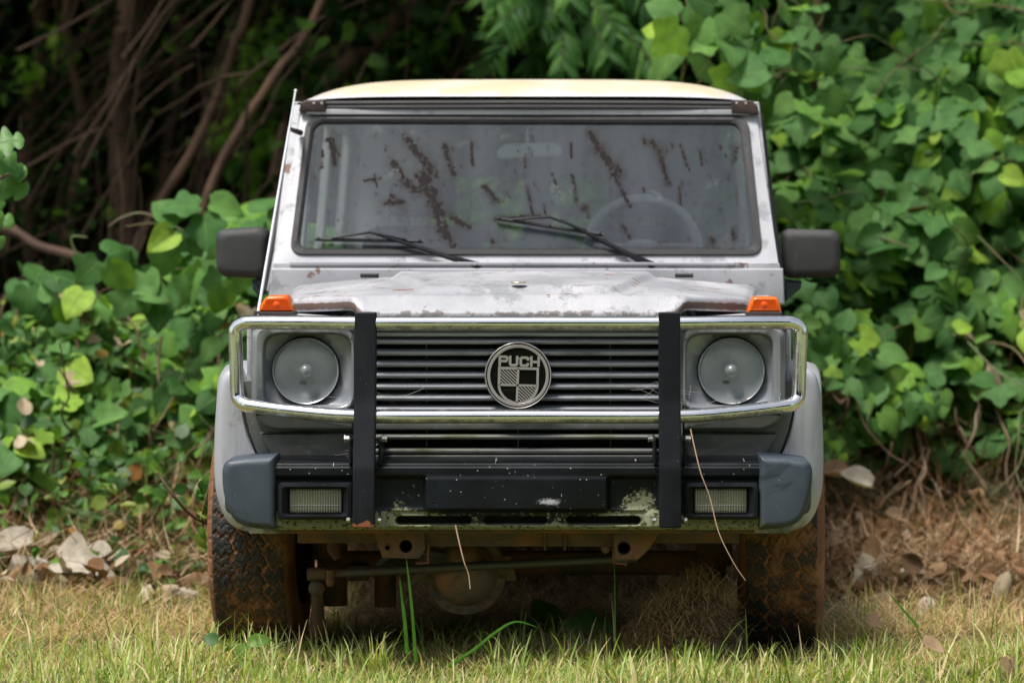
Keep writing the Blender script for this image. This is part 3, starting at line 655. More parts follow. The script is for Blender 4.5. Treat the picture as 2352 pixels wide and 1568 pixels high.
# ---- headlights ------------------------------------------------------------------------
HZ = .833
for s in (-1, 1):
    hx = s * .600; N = 96; rings = []
    def sup(a0, a1, b0, b1, n, th):
        c, d_ = cos(th), sin(th); A_ = a1 if c > 0 else a0; B_ = b1 if d_ > 0 else b0
        return 1 / ((abs(c) / A_) ** n + (abs(d_) / B_) ** n) ** (1 / n)
    zt = .957 - HZ; zb = HZ - .722
    o_out, o_in = .150, .145
    def rr(da, db, y, n=14):
        return [Vector((hx + s * cos(t) * r, y, HZ + sin(t) * r)) for t in [2 * pi * k / N for k in range(N)] for r in [sup(o_in + da, o_out + da, zb + db, zt + db, n, t)]]
    def circ(r, y): return [Vector((hx + s * r * cos(t), y, HZ + r * sin(t))) for t in [2 * pi * k / N for k in range(N)]]
    def rect_in(k, y, n=7):
        return [Vector((hx + s * cos(t) * r, y, HZ + sin(t) * r)) for t in [2 * pi * j / N for j in range(N)] for r in [sup((.133) * k, (.118) * k, .100 * k, .108 * k, n, t)]]
    b = MB(); b.rings([rr(.004, .002, .16, 16), rr(.003, .002, .07, 14), rr(-.003, -.001, .045, 12), rr(-.014, -.004, .034, 11), rect_in(1.03, .034), rect_in(1.0, .037), rect_in(.985, .046), rect_in(.95, .062, 6), circ(.0985, .074), circ(.096, .078), circ(.096, .14)], True, False, False)
    bz = b.build('headlight_surround', BEZEL, car, ang=60)
    vattr(bz, 'edge', lambda x, y, z: ss(.922, .955, z) + .5 * ss(.755, .73, z))
    b = MB(); b.lathe((hx, 0, HZ), [(.0945, .12), (.0945, .060), (.0925, .056), (.0895, .058), (.0885, .064), (.088, .085)], 72, 'Y', False); ring_ = b.build('headlight', RINGM, car, ang=60)
    b = MB(); b.lathe((hx, 0, HZ), [(.089, .066)] + [(.088 * sqrt(max(0, 1 - t * t)) , .070 + .052 * t ** 1.0) for t in [k / 45 for k in range(45)]] + [(.004, .121)], 120, 'Y', False); bo = b.build('reflector', DULLM, ring_, ang=60)
    vattr(bo, 'spot', lambda x, y, z: np.exp(-((x - hx + .012) / .016) ** 2 - ((z - HZ + .034) / .009) ** 2) + .6 * np.exp(-((x - hx - .01) / .02) ** 2 - ((z - HZ - .022) / .008) ** 2))
    b = MB(); b.lathe((hx, 0, HZ), [(.0, .050), (.010, .052), (.016, .058), (.0195, .068), (.0195, .10)], 32, 'Y', False); b.build('bulb_shield', mk('bulb_shield_metal', (.30, .33, .34), .35, .4) if 'bulb_shield_metal' not in MATS else MATS['bulb_shield_metal'], ring_, ang=60)
    b = MB(); b.lathe((hx, 0, HZ), [(.0, .046), (.03, .0475), (.06, .051), (.080, .056), (.089, .0615)], 64, 'Y', False); b.build('headlight_glass', LGLASS, ring_, ang=60)
    # dark gap between surround and body side
    b = MB(); b.box(min(s * .745, s * .757), max(s * .745, s * .757), .10, .30, .60, .965); b.build('wing_edge', SILVERDARK, car, bevel=.004)

# ---- front apron under the headlights ----------------------------------------------------
for s in (-1, 1):
    f_ = (lambda q: q) if s < 0 else mir
    b = MB(); b.pillow(f_(px_poly([(560, 940), (815, 940), (815, 1062), (606, 1062), (588, 1035), (572, 990)], .07, 0)), .075, .16, .004)
    b.pillow(f_(px_poly([(596, 992), (812, 992), (812, 1062), (634, 1062, 10), (606, 1015, 16)], .066, 5)), .062, .08, .006)
    b.pillow(f_(px_poly([(578, 943), (812, 943), (812, 989), (628, 989, 18), (598, 975, 18)], .045, 10)), .040, .08, .012)
    b.build('apron_panel', SILVERDARK, car)
    b = MB(); b.pillow(f_(px_poly([(540, 872), (606, 872), (606, 1070), (540, 1070)], .11)), .098, .17, .004); b.build('wing_front', SILVERDARK, car)
# ---- grille ---------------------------------------------------------------------------------
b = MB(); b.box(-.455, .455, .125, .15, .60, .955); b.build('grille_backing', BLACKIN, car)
b = MB()
for k in range(60):
    x = -.44 + .88 * k / 59; b.box(x - .001, x + .001, .118, .124, .62, .95)
for z in (.70, .93): b.tube([(-.45, .11, z), (.45, .11, z)], .006, 8)
b.tube(spline([(-.2, .10, .78), (-.05, .08, .82), (.1, .10, .80), (.3, .10, .74)], 6), .008, 8); b.lathe((-.33, .09, .76), [(.0, .0), (.06, .0), (.065, .01), (.065, .03)], 24, 'Y'); b.lathe((-.15, .09, .72), [(.0, .0), (.05, .0), (.055, .01), (.055, .03)], 24, 'Y')
b.build('radiator', mk('dark_radiator_metal', (.02, .02, .019), .6, .3), car)
gr_ = MB()
for x in (wx(979, .05), wx(1190, .05), wx(1402, .05)): gr_.tube([(x, .075, .60), (x, .075, .955)], .0022, 6)
gr_.box(-.462, -.452, .04, .13, .60, .957); gr_.box(.452, .462, .04, .13, .60, .957); gr_.box(-.455, .455, .05, .10, .937, .957)
grille = gr_.build('grille', SILVERDARK, car)
def slat(py, h, mat=SLAT, y=.045, hw_=.453, dep=.05):
    z = wz(py, y); pr = [(.0, -.0), (.0012, .0042), (.006, .0075), (dep * .5, h * .8), (dep, h), (dep, h - .003), (.012, -.0055), (.003, -.0062)]
    m = MB(); m.rings([[Vector((x, y + a, z + c)) for a, c in pr] for x in (-hw_, hw_)]); return m.build('grille_slat', mat, grille, bevel=.0012, seg=1)
for py_ in (785.5, 811.5, 837.5, 863, 889, 915, 941): slat(py_, .0150)
slat(768, .006)
# lower grille: broad bar and two thin slats
b = MB(); b.pillow([Vector(p) for p in ((-.45, .668), (.45, .668), (.45, .690), (-.45, .690))], .045, .12, .006); b.build('lower_grille_bar', SILVERDARK, car)
LSL = mk('mossy_lower_slat', (.24, .25, .235), .33, .5, [dict(scale=14, lo=.45, hi=.65, col=(.10, .11, .05), rough=.7, stretch=(.5, 1, 1), detail=9)])
slat(1004, .010, LSL, .04); slat(1036, .010, LSL, .04)
b = MB(); b.pillow([Vector(p) for p in ((-.45, .590), (.45, .590), (.45, .598), (-.45, .598))], .02, .12, .003); b.build('lower_grille_sill', SILVERDARK, car)

# ---- round badge -----------------------------------------------------------------------------
BR = .0935; bx, bz_ = wx(1189.8, .0), wz(862.5, .0); BY = .012
rot = R(-1.2)
def BP(u_, v_, dy=0):
    return Vector((bx + (u_ * cos(rot) - v_ * sin(rot)) * BR, BY + dy, bz_ + (u_ * sin(rot) + v_ * cos(rot)) * BR))
b = MB(); b.lathe((bx, BY, bz_), [(0, 0), (.955 * BR, 0), (.97 * BR, .002), (.97 * BR, .02), (0, .02)], 72, 'Y', False); badge = b.build('badge', BADGEB, car)
b = MB(); b.lathe((bx, BY, bz_), [(.955 * BR, .004), (.962 * BR, -.0035), (.98 * BR, -.0045), (1.0 * BR, -.003), (1.0 * BR, .02)], 96, 'Y', False)
b.lathe((bx, BY, bz_), [(.835 * BR, .001), (.835 * BR, -.0032), (.842 * BR, -.0038), (.918 * BR, -.0038), (.925 * BR, -.0032), (.925 * BR, .001)], 96, 'Y', False)
b.build('badge_ring', BADGEL, badge, ang=50)
def ribbon(mb, pts, wd, d0=-.0034, d1=.001, closed=False):
    """flat stroke with mitred joints in badge units"""
    q = [Vector(p) for p in pts]; n = len(q); Ls, Rs = [], []
    for i in range(n):
        a = q[i - 1] if (i > 0 or closed) else None; c = q[(i + 1) % n] if (i < n - 1 or closed) else None
        e1 = (q[i] - a).normalized() if a is not None else None; e2 = (c - q[i]).normalized() if c is not None else None
        if e1 is None: e1 = e2
        if e2 is None: e2 = e1
        n1 = Vector((-e1.y, e1.x)); n2 = Vector((-e2.y, e2.x)); m = (n1 + n2).normalized(); k = wd / 2 / max(.5, m.dot(n1))
        Ls.append(q[i] + m * k); Rs.append(q[i] - m * k)
    for i in range(n if closed else n - 1):
        j = (i + 1) % n
        mb.hexa([BP(*Rs[i], d1), BP(*Rs[j], d1), BP(*Ls[j], d1), BP(*Ls[i], d1), BP(*Rs[i], d0), BP(*Rs[j], d0), BP(*Ls[j], d0), BP(*Ls[i], d0)])
sw = .074
def cu(x): return (x - 895) / 618
def cv(y): return (825 - y) / 618
b = MB(); T, Bt = cv(483), cv(655)
# P
xl, xr = cu(550), cu(686); ribbon(b, [(xl, cv(655) - .01), (xl, T), (xr - .03, T), (xr, T - .03), (xr, cv(557) + .03), (xr - .03, cv(562)), (xl + .03, cv(562))], sw)
# U
xl, xr = cu(742), cu(872); ribbon(b, [(xl, T + .035), (xl, cv(632) + .035), (xl + .035, cv(634)), (xr - .035, cv(634)), (xr, cv(632) + .035), (xr, T + .035)], sw)
# C
xl, xr = cu(940), cu(1072); ribbon(b, [(xr, cv(546)), (xr, T - .035), (xr - .03, cv(492)), (xl + .03, cv(492)), (xl, cv(492) - .035), (xl, cv(638) + .035), (xl + .03, cv(638)), (xr - .03, cv(638)), (xr, cv(638) + .035), (xr, cv(588))], sw)
# H
xl, xr = cu(1136), cu(1270); ribbon(b, [(xl, T + .035), (xl, Bt)], sw); ribbon(b, [(xr, T + .035), (xr, Bt)], sw); ribbon(b, [(xl + .03, cv(568)), (xr - .03, cv(568))], sw)
for x0, x1 in ((cu(706), cu(722)), (cu(896), cu(916)), (cu(1094), cu(1114))): ribbon(b, [(x0, cv(505)), (x1, cv(505))], .035)
for x0 in (cu(548), cu(810), cu(1003), cu(1135)): ribbon(b, [(x0, cv(650)), (x0, cv(680))], .03)
b.build('badge_lettering', BADGEL, badge, smooth=False)
b = MB(); hwd = .578; ty = cv(692); cyv = cv(1000); hgt = cv(1000) - cv(1333)
outl = [(-hwd, ty), (-hwd, cyv)] + [(-hwd * cos(t), cyv - hgt * sin(t)) for t in [pi * k / 28 for k in range(1, 28)]] + [(hwd, cyv), (hwd, ty)]
outl = [(x + .01, y) for x, y in outl]
ribbon(b, outl, .072, closed=True)
ribbon(b, [(.0, ty), (-.02, cyv - hgt)], .070); ribbon(b, [(-hwd, cyv - .005), (hwd, cyv - .01)], .062)
def inside_sh(x, y):
    x -= .01
    if abs(x) > hwd - .03 or y > ty - .03: return False
    return y > cyv or (x / (hwd - .03)) ** 2 + ((y - cyv) / (hgt - .03)) ** 2 < 1
for qx0, qx1, qy0, qy1 in ((-hwd, -.03, cyv, ty), (.02, hwd, cyv - hgt, cyv)):
    for k in range(-14, 15):
        c0 = k * .098 + .03; run = []
        for i in range(400):
            x = -.7 + 1.4 * i / 400; y = c0 - x * .92
            if qx0 < x < qx1 and qy0 < y < qy1 and inside_sh(x, y): run.append((x, y))
        if len(run) > 8: ribbon(b, [run[0], run[-1]], .034, -.0026)
b.build('badge_shield', BADGEL, badge, smooth=False)

# ---- turn signals --------------------------------------------------------------------------------
for s, pts in ((-1, [(594, 717), (597, 700), (612, 680, 5), (660, 677, 8), (668, 692), (674, 717)]), (1, [(1715, 720), (1721, 700), (1730, 681, 8), (1785, 682, 6), (1792, 697), (1797, 720)])):
    b = MB(); b.pillow(px_poly([(p[0], p[1], p[2] if len(p) > 2 else 3) for p in pts], .10, 0, 4), .10, .205, .012, 5, back=True, sc=True); ts = b.build('turn_signal', AMBER, car)
    xa, xb = (wx(597, .09), wx(672, .09)) if s < 0 else (wx(1718, .09), wx(1794, .09))
    b = MB(); b.box(xa - .004, xb + .004, .09, .22, .982, .9985); b.build('signal_base', RUBBER, ts, bevel=.003)
    b = MB()
    za, zb_ = wz(712, .1), wz(688, .1)
    for k in range(9):
        z = za + (zb_ - za) * k / 8; w_ = (xb - xa) * (.47 - .012 * k - .0); xm = (xa + xb) / 2 + s * .0; b.box(xm - w_ + .006, xm + w_ - .006, .0992, .1003, z - .0006, z + .0006)
    for k in range(15):
        x = xa + .010 + (xb - xa - .02) * k / 14; b.box(x - .0005, x + .0005, .0990, .1002, za - .002, zb_ - (0.012 if k in (0, 14) else 0))
    b.lathe(((xa + xb) / 2, .0995, (za + zb_) / 2), [(0, -.003), (.008, -.0015), (.0125, .001)], 20, 'Y', False)
    b.build('lens_ribs', mk('amber_rib', (.75, .09, .005), .25) if 'amber_rib' not in MATS else MATS['amber_rib'], ts)

# ---- bumper -------------------------------------------------------------------------------------------
BYF = -.15
xs = np.linspace(-.676, .676, 700)[None, :]; zs = np.linspace(.402, .586, 120)[:, None]
X = xs + 0 * zs; Z = zs + 0 * xs; ax = np.abs(X + .002)
Yd = np.full_like(X, BYF)
Yd += .014 * (1 - ss(0, .016, .586 - Z)) ** 2 + .014 * (1 - ss(0, .014, Z - .402)) ** 2
Yd += .012 * ss(.556, .540, Z)                                  # step under the upper ledge
plate = ss(.256, .246, ax + .12 * np.clip(.475 - Z, 0, 1)) * ss(.456, .464, Z); Yd -= .016 * plate * ss(.556, .540, Z)
rec = ss(.25, .262, ax) * ss(.392, .38, ax) * ss(.56, .535, Z) * ss(.44, .47, Z); Yd += .010 * rec
Yd += .010 * ss(.458, .450, Z) * ss(.37, .35, ax)
slot = np.zeros_like(X)
for c0, hl in ((-.232, .105), (-.006, .088), (.238, .103)):
    dx_ = np.maximum(np.abs(X - c0) - (hl - .012), 0); q = np.hypot(dx_, Z - .4275); slot = np.maximum(slot, ss(.0135, .010, q))
Yd += .05 * slot
moss = .75 * ss(.462, .445, Z) + .85 * np.exp(-((ax - .32) / .065) ** 2) * ss(.56, .46, Z) + .35 * ss(.50, .43, Z) * ss(.40, .50, ax) + .60 * np.exp(-((X - .355) / .045) ** 2) * ss(.58, .5, Z) + .5 * ss(.425, .41, Z) + .3 * np.exp(-((ax - .655) / .012) ** 2)
moss *= (1 - .9 * plate); moss = np.clip(moss, 0, 1.05)
scuff = np.exp(-((X - wx(1262, -.17)) / .035) ** 2 - ((Z - wz(1153, -.17)) / .010) ** 2)
Xa = np.vstack([X[:1], X, X[-1:], X[-1:]]); Ya = np.vstack([Yd[:1] + .16, Yd, Yd[-1:] + .05, Yd[-1:] + .20]); Za = np.vstack([Z[:1] - .004, Z, Z[-1:] + .003, Z[-1:] + .010])
def pad(A): return np.vstack([A[:1], A, A[-1:], A[-1:]])
bumper = grid('bumper', Xa, Ya, Za, BUMPER, car, dict(moss=pad(moss), scuff=pad(scuff)))
b = MB(); b.box(-.66, .66, -.085, .03, .41, .57); b.build('bumper_core', BLACKIN, bumper)
for p_ in ((992, 1086), (992, 1155), (1386, 1085), (1386, 1155)):
    b = MB(); b.lathe(P(*p_, -.167), [(0, .002), (.0036, .0022), (.0048, -.0004), (.0056, .001)], 14, 'Y', False); b.build('plate_hole', BLACKIN, bumper)
for s in (-1, 1):
    f_ = (lambda q: q) if s < 0 else mir
    capp = f_(px_poly([(512, 1075, 22), (520, 1056, 16), (560, 1050, 20), (633, 1046, 4), (636, 1214, 4), (585, 1212, 20), (543, 1200, 22), (523, 1165, 30), (513, 1120, 30)], -.13, 0, 6))
    b = MB(); b.pillow(capp, -.168, .02, .022, 6, sc=True); cp = b.build('bumper_cap', CAP, car)
    vattr(cp, 'edge', lambda x, y, z: ss(.46, .405, z) * .9 + (.8 * np.exp(-((x - .80) / .03) ** 2 - ((z - .45) / .035) ** 2) if s > 0 else 0))
    # side return of the cap
    b = MB(); b.hexa([(s * .70, -.10, .43), (s * .815, -.07, .44), (s * .835, .20, .45), (s * .70, .20, .43), (s * .70, -.10, .585), (s * .815, -.07, .575), (s * .835, .20, .575), (s * .70, .20, .585)])
    b.build('cap_return', CAP, cp, bevel=.02, seg=4)
    # fog light
    c = (wx(724, -.16) if s < 0 else wx(1656, -.16)); zc = .484
    b = MB(); hw1, hh1, hw2, hh2 = .103, .051, .072, .033
    def rrg(hw_, hh_, y, r): return [Vector((p.x, y, p.y)) for p in rpoly([(c - hw_, zc - hh_), (c + hw_, zc - hh_), (c + hw_, zc + hh_), (c - hw_, zc + hh_)], r, 6)]
    b.rings([rrg(hw1, hh1, -.12, .014), rrg(hw1, hh1, -.160, .014), rrg(hw1 - .003, hh1 - .003, -.168, .013), rrg(hw1 - .012, hh1 - .010, -.170, .012), rrg(hw2 + .008, hh2 + .006, -.160, .010), rrg(hw2 + .002, hh2 + .002, -.135, .008), rrg(hw2, hh2, -.12, .008)], True, False, True)
    fg = b.build('fog_light', POST, car, ang=50)
    gx_ = np.linspace(-1, 1, 240)[None, :]; gz_ = np.linspace(-1, 1, 40)[:, None]
    rib = .0034 * np.abs(np.sin(gx_ * pi * 10)) + .0015 * (np.abs(gz_ + .42) < .04)
    FX = c + gx_ * hw2 + 0 * gz_; FZ = zc + gz_ * hh2 + 0 * gx_; FY = -.146 - rib + .004 * (gx_ ** 6 + gz_ ** 6)
    grid('fog_light_glass', FX, FY + 0 * FX, FZ, FOGM, fg)
b = MB(); b.box(-.66, .66, -.07, .02, .388, .404); b.build('bumper_lip', MUDSTEEL, bumper, bevel=.004)

# ---- flares -----------------------------------------------------------------------------------------------
for s in (-1, 1):
    f_ = (lambda q: q) if s < 0 else mir
    Oc = spline([(p[0], p[1], 0) for p in ((550, 849), (526, 847), (508, 862), (499, 895), (494, 950), (491, 1010), (491, 1090), (498, 1145), (520, 1196), (560, 1220), (630, 1224))], 5)
    Ic = spline([(p[0], p[1], 0) for p in ((558, 870), (556, 880), (556, 895), (557, 925), (562, 960), (572, 1000), (585, 1035), (600, 1065), (620, 1100), (632, 1130), (640, 1190))], 5)
    secs = []
    for o_, i_ in zip(Oc, Ic):
        q_ = lambda k: o_ * k + i_ * (1 - k)
        row_ = [(i_, .22), (i_, .083), (q_(.05), .077), (q_(.5), .073), (q_(.72), .076), (q_(.85), .083), (q_(.94), .094), (q_(.99), .108), (o_, .124), (o_, .24)]
        secs.append([Vector(((1 if s < 0 else -1) * (wx(v_.x, .10)), y_, wz(v_.y, .10))) for v_, y_ in row_])
    b = MB(); b.rings(secs); b.pillow(f_(px_poly([(560, 1207), (815, 1208), (815, 1222), (575, 1224)], .10)), .082, .18, .006); fl = b.build('fender_flare', FLARE, car)
    vattr(fl, 'edge', lambda x, y, z: ss(.42, .385, z) * .9)
    # rubber line against the wing
    b = MB(); b.tube([P(p[0], p[1], .085) if s < 0 else Vector((-wx(p[0], .085), .085, wz(p[1], .085))) for p in ((560, 945), (564, 965), (580, 1012), (604, 1058))], .0045, 8); b.build('flare_seal', RUBBER, fl)
    # arch over the wheel, swept back
    b = MB(); path = [(.10, .55), (.12, .70), (.20, .795), (.34, .832), (.60, .838), (.80, .828), (.95, .77), (1.03, .62), (1.06, .42)]
    path = [Vector((0, p[0], p[1])) for p in path]; path = spline(path, 5); rs = []
    for i, p in enumerate(path):
        t = (path[min(i + 1, len(path) - 1)] - path[max(0, i - 1)]).normalized(); nrm = Vector((0, -t.z, t.y)); nrm = nrm if nrm.dot(p - Vector((0, .58, .35))) > 0 else -nrm
        kx = -.034 + .022 * min(1, max(0, (p.y - .1) / .5)); cs = [(.760, -.03), (.760, .0), (.80 + kx, .004), (.860 + kx, .0), (.884 + kx, -.008), (.894 + kx, -.024), (.893 + kx, -.05), (.886 + kx, -.05), (.88 + kx, -.03)]
        rs.append([Vector((s * x_, p.y, p.z)) + nrm * o_ for x_, o_ in cs])
    b.rings(rs); b.build('wheel_arch_trim', FLARE, fl)
    # rear arch
    b = MB(); rs = [[q + Vector((0, 2.86, 0)) for q in r_] for r_ in rs]; b.rings(rs); b.build('rear_flare', FLARE, car)
    # inner wheel wells
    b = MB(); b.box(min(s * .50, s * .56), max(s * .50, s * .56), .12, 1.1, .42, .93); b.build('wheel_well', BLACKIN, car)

# ---- bull bar -----------------------------------------------------------------------------------------------
TR = .0195
zu = wz(742, -.10); zl = wz(956, -.13)
def bbpath():
    L_ = []
    for s in (-1, 1):
        k = [Vector((s * .42, -.105, zu)), Vector((s * .60, -.088, zu + .0015)), Vector((s * .735, -.05, zu + .001)), Vector((s * .768, -.038, zu - .003)), Vector((s * .786, -.031, zu - .016)), Vector((s * .790, -.030, zu - .040)),
             Vector((s * .787, -.03, (zu + zl) / 2 + .02)), Vector((s * .784, -.032, zl + .065)), Vector((s * .779, -.036, zl + .042)), Vector((s * .762, -.044, zl + .029)), Vector((s * .735, -.054, zl + .024)), Vector((s * .60, -.096, zl + .010)), Vector((s * .42, -.128, zl))]
        L_.append(k)
    return L_
lp, rp = bbpath()
loop = [Vector((0, -.107, zu))] + rp + [Vector((0, -.130, zl))] + lp[::-1] + [Vector((0, -.107, zu))]
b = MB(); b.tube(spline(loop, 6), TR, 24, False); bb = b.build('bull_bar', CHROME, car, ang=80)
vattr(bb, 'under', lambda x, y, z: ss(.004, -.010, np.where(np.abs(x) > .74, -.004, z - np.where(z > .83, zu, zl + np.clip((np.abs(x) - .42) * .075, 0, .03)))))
for s in (-1, 1):
    cx_ = s * .4205
    b = MB(); hw_ = .0302; A_ = []
    for (yc, z) in ((-.215, wz(1211, -.2)), (-.213, .47), (-.205, .575), (-.155, .76), (-.122, wz(717, -.12))):
        A_.append([Vector((cx_ + dx, yc + dy, z)) for dx, dy in ((-hw_, 0), (hw_, 0), (hw_, .045), (-hw_, .045))])
    b.rings(A_); po = b.build('post', POST, bb, bevel=.006, seg=3)
    bm = bmesh.new(); bm.from_mesh(po.data); bmesh.ops.subdivide_edges(bm, edges=[e for e in bm.edges if abs((e.verts[0].co - e.verts[1].co).z) > .05], cuts=12, use_grid_fill=True); bm.to_mesh(po.data); bm.free()
    vattr(po, 'rust', lambda x, y, z: ss(.455, .415, z) if s < 0 else .55 * ss(.45, .41, z))
    b = MB()
    for dx in (-.041, .041): b.box(cx_ + dx - .004, cx_ + dx + .004, -.16, .06, .585, .655)
    b.build('bracket', POST, bb, bevel=.003)
    for dx in (-.052, .052):
        b = MB(); b.lathe((cx_ + dx, -.115, wz(1006, -.1)), [(0, -.007), (.0092, -.007), (.0092, .004), (.012, .004), (.012, .007), (0, .007)] if dx > 0 else [(0, .007), (.0092, .007), (.0092, -.004), (.012, -.004), (.012, -.007), (0, -.007)], 6, 'X', False); b.build('bolt', BOLT, bb, smooth=False)
        b = MB(); b.lathe((cx_ + dx * .82, -.19, wz(1194, -.19)), [(0, -.006), (.007, -.005), (.007, .004), (0, .006)], 8, 'X', False); b.build('bolt', BOLT, bb, smooth=False)

# ---- wheels --------------------------------------------------------------------------------------------------
def make_tyre():
    NA, NT = 760, 96; Rr = .362; half = .126
    th = np.linspace(0, 2 * pi, NA, endpoint=False)[:, None]
    # profile: t in [-1,1] tread, then sidewalls
    tt = np.linspace(-1.0, 1.0, NT)[None, :]
    prof_x = []; prof_r = []
    for t in tt[0]:
        a = abs(t); sg = np.sign(t)
        if a < .76: prof_x.append(t / .76 * .098); prof_r.append(Rr - .006 * (a / .76) ** 3)
        elif a < .84: k = (a - .76) / .08; prof_x.append(sg * (.098 + .016 * k)); prof_r.append(Rr - .006 - .020 * k)
        else: k = (a - .84) / .16; prof_x.append(sg * (.114 + .012 * sin(k * pi * .8))); prof_r.append(Rr - .026 - .115 * k)
    px_ = np.array(prof_x)[None, :]; pr_ = np.array(prof_r)[None, :]
    s_ = th * Rr; pitch = 2 * pi * Rr / 38; xn = px_ / .098
    tri = lambda q: 2 * np.abs(2 * (q - np.floor(q + .5))) - 1
    jag = .35 * tri(s_ / pitch * 3 + .2)
    cols_ = [-.42, .06, .50]; g = np.zeros((NA, NT)); tread = (np.abs(xn) <= 1.0)
    for i, c_ in enumerate(cols_):
        zx = c_ + .09 * tri(s_ / pitch + i * .33) + .05 * jag + .03 * np.sin(s_ * 47 + i * 2); wdt = .034 if i != 1 else .022
        g = np.maximum(g, ss(wdt * 1.6, wdt * .6, np.abs(xn - zx)))
    edges_ = [-1.1] + cols_ + [1.1]
    for i in range(4):
        inside = (xn > edges_[i] - .05) & (xn < edges_[i + 1] + .05); offc = (0, .5, .15, .62)[i]; slope = (.30, -.45, .4, -.35)[i]
        q = s_ / pitch + offc + slope * xn + .16 * tri(xn * 3.3 + i) + .05 * tri(xn * 11 + i) + .05 * np.sin(s_ * 31 + i); dist = np.abs(q - np.round(q)) * pitch
        g = np.maximum(g, inside * ss(.0062, .0028, dist))
        q2 = q + .5 + .06 * tri(xn * 9); d2 = np.abs(q2 - np.round(q2)) * pitch; g = np.maximum(g, .45 * inside * ss(.0032, .001, d2))
    g = g * tread
    r = pr_ - .0065 * g + .0008 * np.sin(s_ * 61) * np.sin(px_ * 300) * tread
    lug = ((np.abs(tt) > .77) & (np.abs(tt) < .86)) * ss(.008, .003, np.abs(s_ / pitch - np.round(s_ / pitch)) * pitch) ; r = r - .004 * lug
    Xp = px_ + 0 * th; V = np.stack([Xp, -r * np.cos(th), r * np.sin(th)], -1).reshape(-1, 3)
    i = np.arange(NA)[:, None] * NT + np.arange(NT - 1)[None, :]; j = ((np.arange(NA) + 1) % NA)[:, None] * NT + np.arange(NT - 1)[None, :]
    Fq = np.stack([i, j, j + 1, i + 1], -1).reshape(-1, 4)
    sd_ = np.where(np.abs(tt) > .78, 1.0, 0) + 0 * th
    me = np_mesh('tyre', V, Fq, attrs=dict(groove=np.clip(g + .3 * lug, 0, 1).ravel(), side=sd_.ravel())); me.materials.append(TYREM); me.polygons.foreach_set('use_smooth', [True] * len(me.polygons)); return me
TME = make_tyre()
b = MB(); b.lathe((0, 0, 0), [(.222, -.09), (.232, -.10), (.228, -.105), (.205, -.07), (.20, .0), (.205, .07), (.228, .105), (.232, .10), (.222, .09)], 64, 'X', False)
b.lathe((0, 0, 0), [(0, .03), (.06, .035), (.07, .02), (.14, .01), (.20, .03), (.205, .0), (.0, .0)], 48, 'X', False)
for k in range(5):
    a = 2 * pi * k / 5; b.lathe((.03, .055 * cos(a), .055 * sin(a)), [(0, .02), (.010, .02), (.010, -.01)], 6, 'X', False)
RME = b.mesh('rim'); RME.materials.append(MUDSTEEL)
for s in (-1, 1):
    for yc in (.57, 3.42):
        wh = empty('wheel', (s * .765, yc - 2, .345), parent=car); 
        wh.rotation_euler = (R(20 * (s + 1)), 0, R(-2.4) if yc < 1 else 0)
        t_ = bpy.data.objects.new('tyre', TME); COL.objects.link(t_); t_.parent = wh
        r_ = bpy.data.objects.new('rim', RME); COL.objects.link(r_); r_.parent = wh
        if s < 0: r_.rotation_euler = (0, 0, pi)
# ---- chassis ------------------------------------------------------------------------------------------------
b = MB(); b.box(-.62, .62, .02, .10, .352, .43); b.box(-.34, .34, .0, .08, .345, .40)
for x in (wx(1252, 0), wx(1298, 0)): b.box(x - .003, x + .003, -.012, .0, .335, .40)
b.build('crossmember', MUDSTEEL, car, bevel=.005)
for x in (-.38, .38):
    b = MB(); b.box(x - .04, x + .04, .1, 4.0, .40, .50); b.build('chassis_rail', MUDSTEEL, car, bevel=.006)
def tow(pts, hole):
    b = MB(); Yt = -.03; b.pillow(px_poly([(p[0], p[1], 4) for p in pts], Yt, 0, 3), Yt, Yt + .012, .002); c = P(*hole, Yt - .001)
    o = b.build('tow_bracket', MUDSTEEL, car); b = MB(); b.lathe(c, [(0, .001), (.015, .001), (.0175, -.001), (.020, .003)], 20, 'Y', False); b.build('tow_hole', BLACKIN, o)
    b = MB(); c = P(hole[0] - 42, hole[1] + 3, Yt - .001); b.lathe(c, [(0, .001), (.006, .001), (.009, -.003), (.012, .003)], 14, 'Y', False); b.build('tow_eye', MUDSTEEL, o)
tow([(858, 1218), (975, 1218), (976, 1262), (962, 1283), (878, 1280)], (932, 1254))
tow([(1408, 1218), (1518, 1218), (1490, 1262), (1466, 1284), (1412, 1284)], (1433, 1258))
for a_, b_, c_ in (((984, 1248), (982, 1292), (955, 1293)), ((1408, 1252), (1410, 1292), (1440, 1295))):
    b = MB(); b.tube([P(*a_, -.02), P(*b_, -.02), P(*c_, -.02)], .0042, 8); b.build('hook_rod', mk('rusty_rod', (.16, .065, .03), .85) if 'rusty_rod' not in MATS else MATS['rusty_rod'], car)
b = MB(); A = P(738, 1318, .22); B = P(1462, 1281, .22); b.tube([A, B], .0125, 14); tr_ = b.build('tie_rod', RODM, car)
b = MB(); b.tube([P(706, 1318, .22), P(748, 1318, .22)], [.019, .018], 12); b.tube([P(726, 1330, .24), P(730, 1400, .30), P(728, 1450, .36)], [.015, .019, .024], 12); b.sphere(P(727, 1350, .22), .024, 8); b.build('ball_joint', MUDSTEEL, tr_)
b = MB(); b.tube([P(758, 1308, .21), P(758, 1345, .21)], [.014, .010], 10); b.sphere(P(758, 1333, .205), .013, 8); b.build('steering_joint', MUDSTEEL, tr_)
b = MB(); b.tube(spline([P(868, 1300, .25), P(900, 1272, .25), P(960, 1266, .25), P(1100, 1290, .28)], 6), .010, 8); b.build('steering_damper', RODM, car)
AX = .57
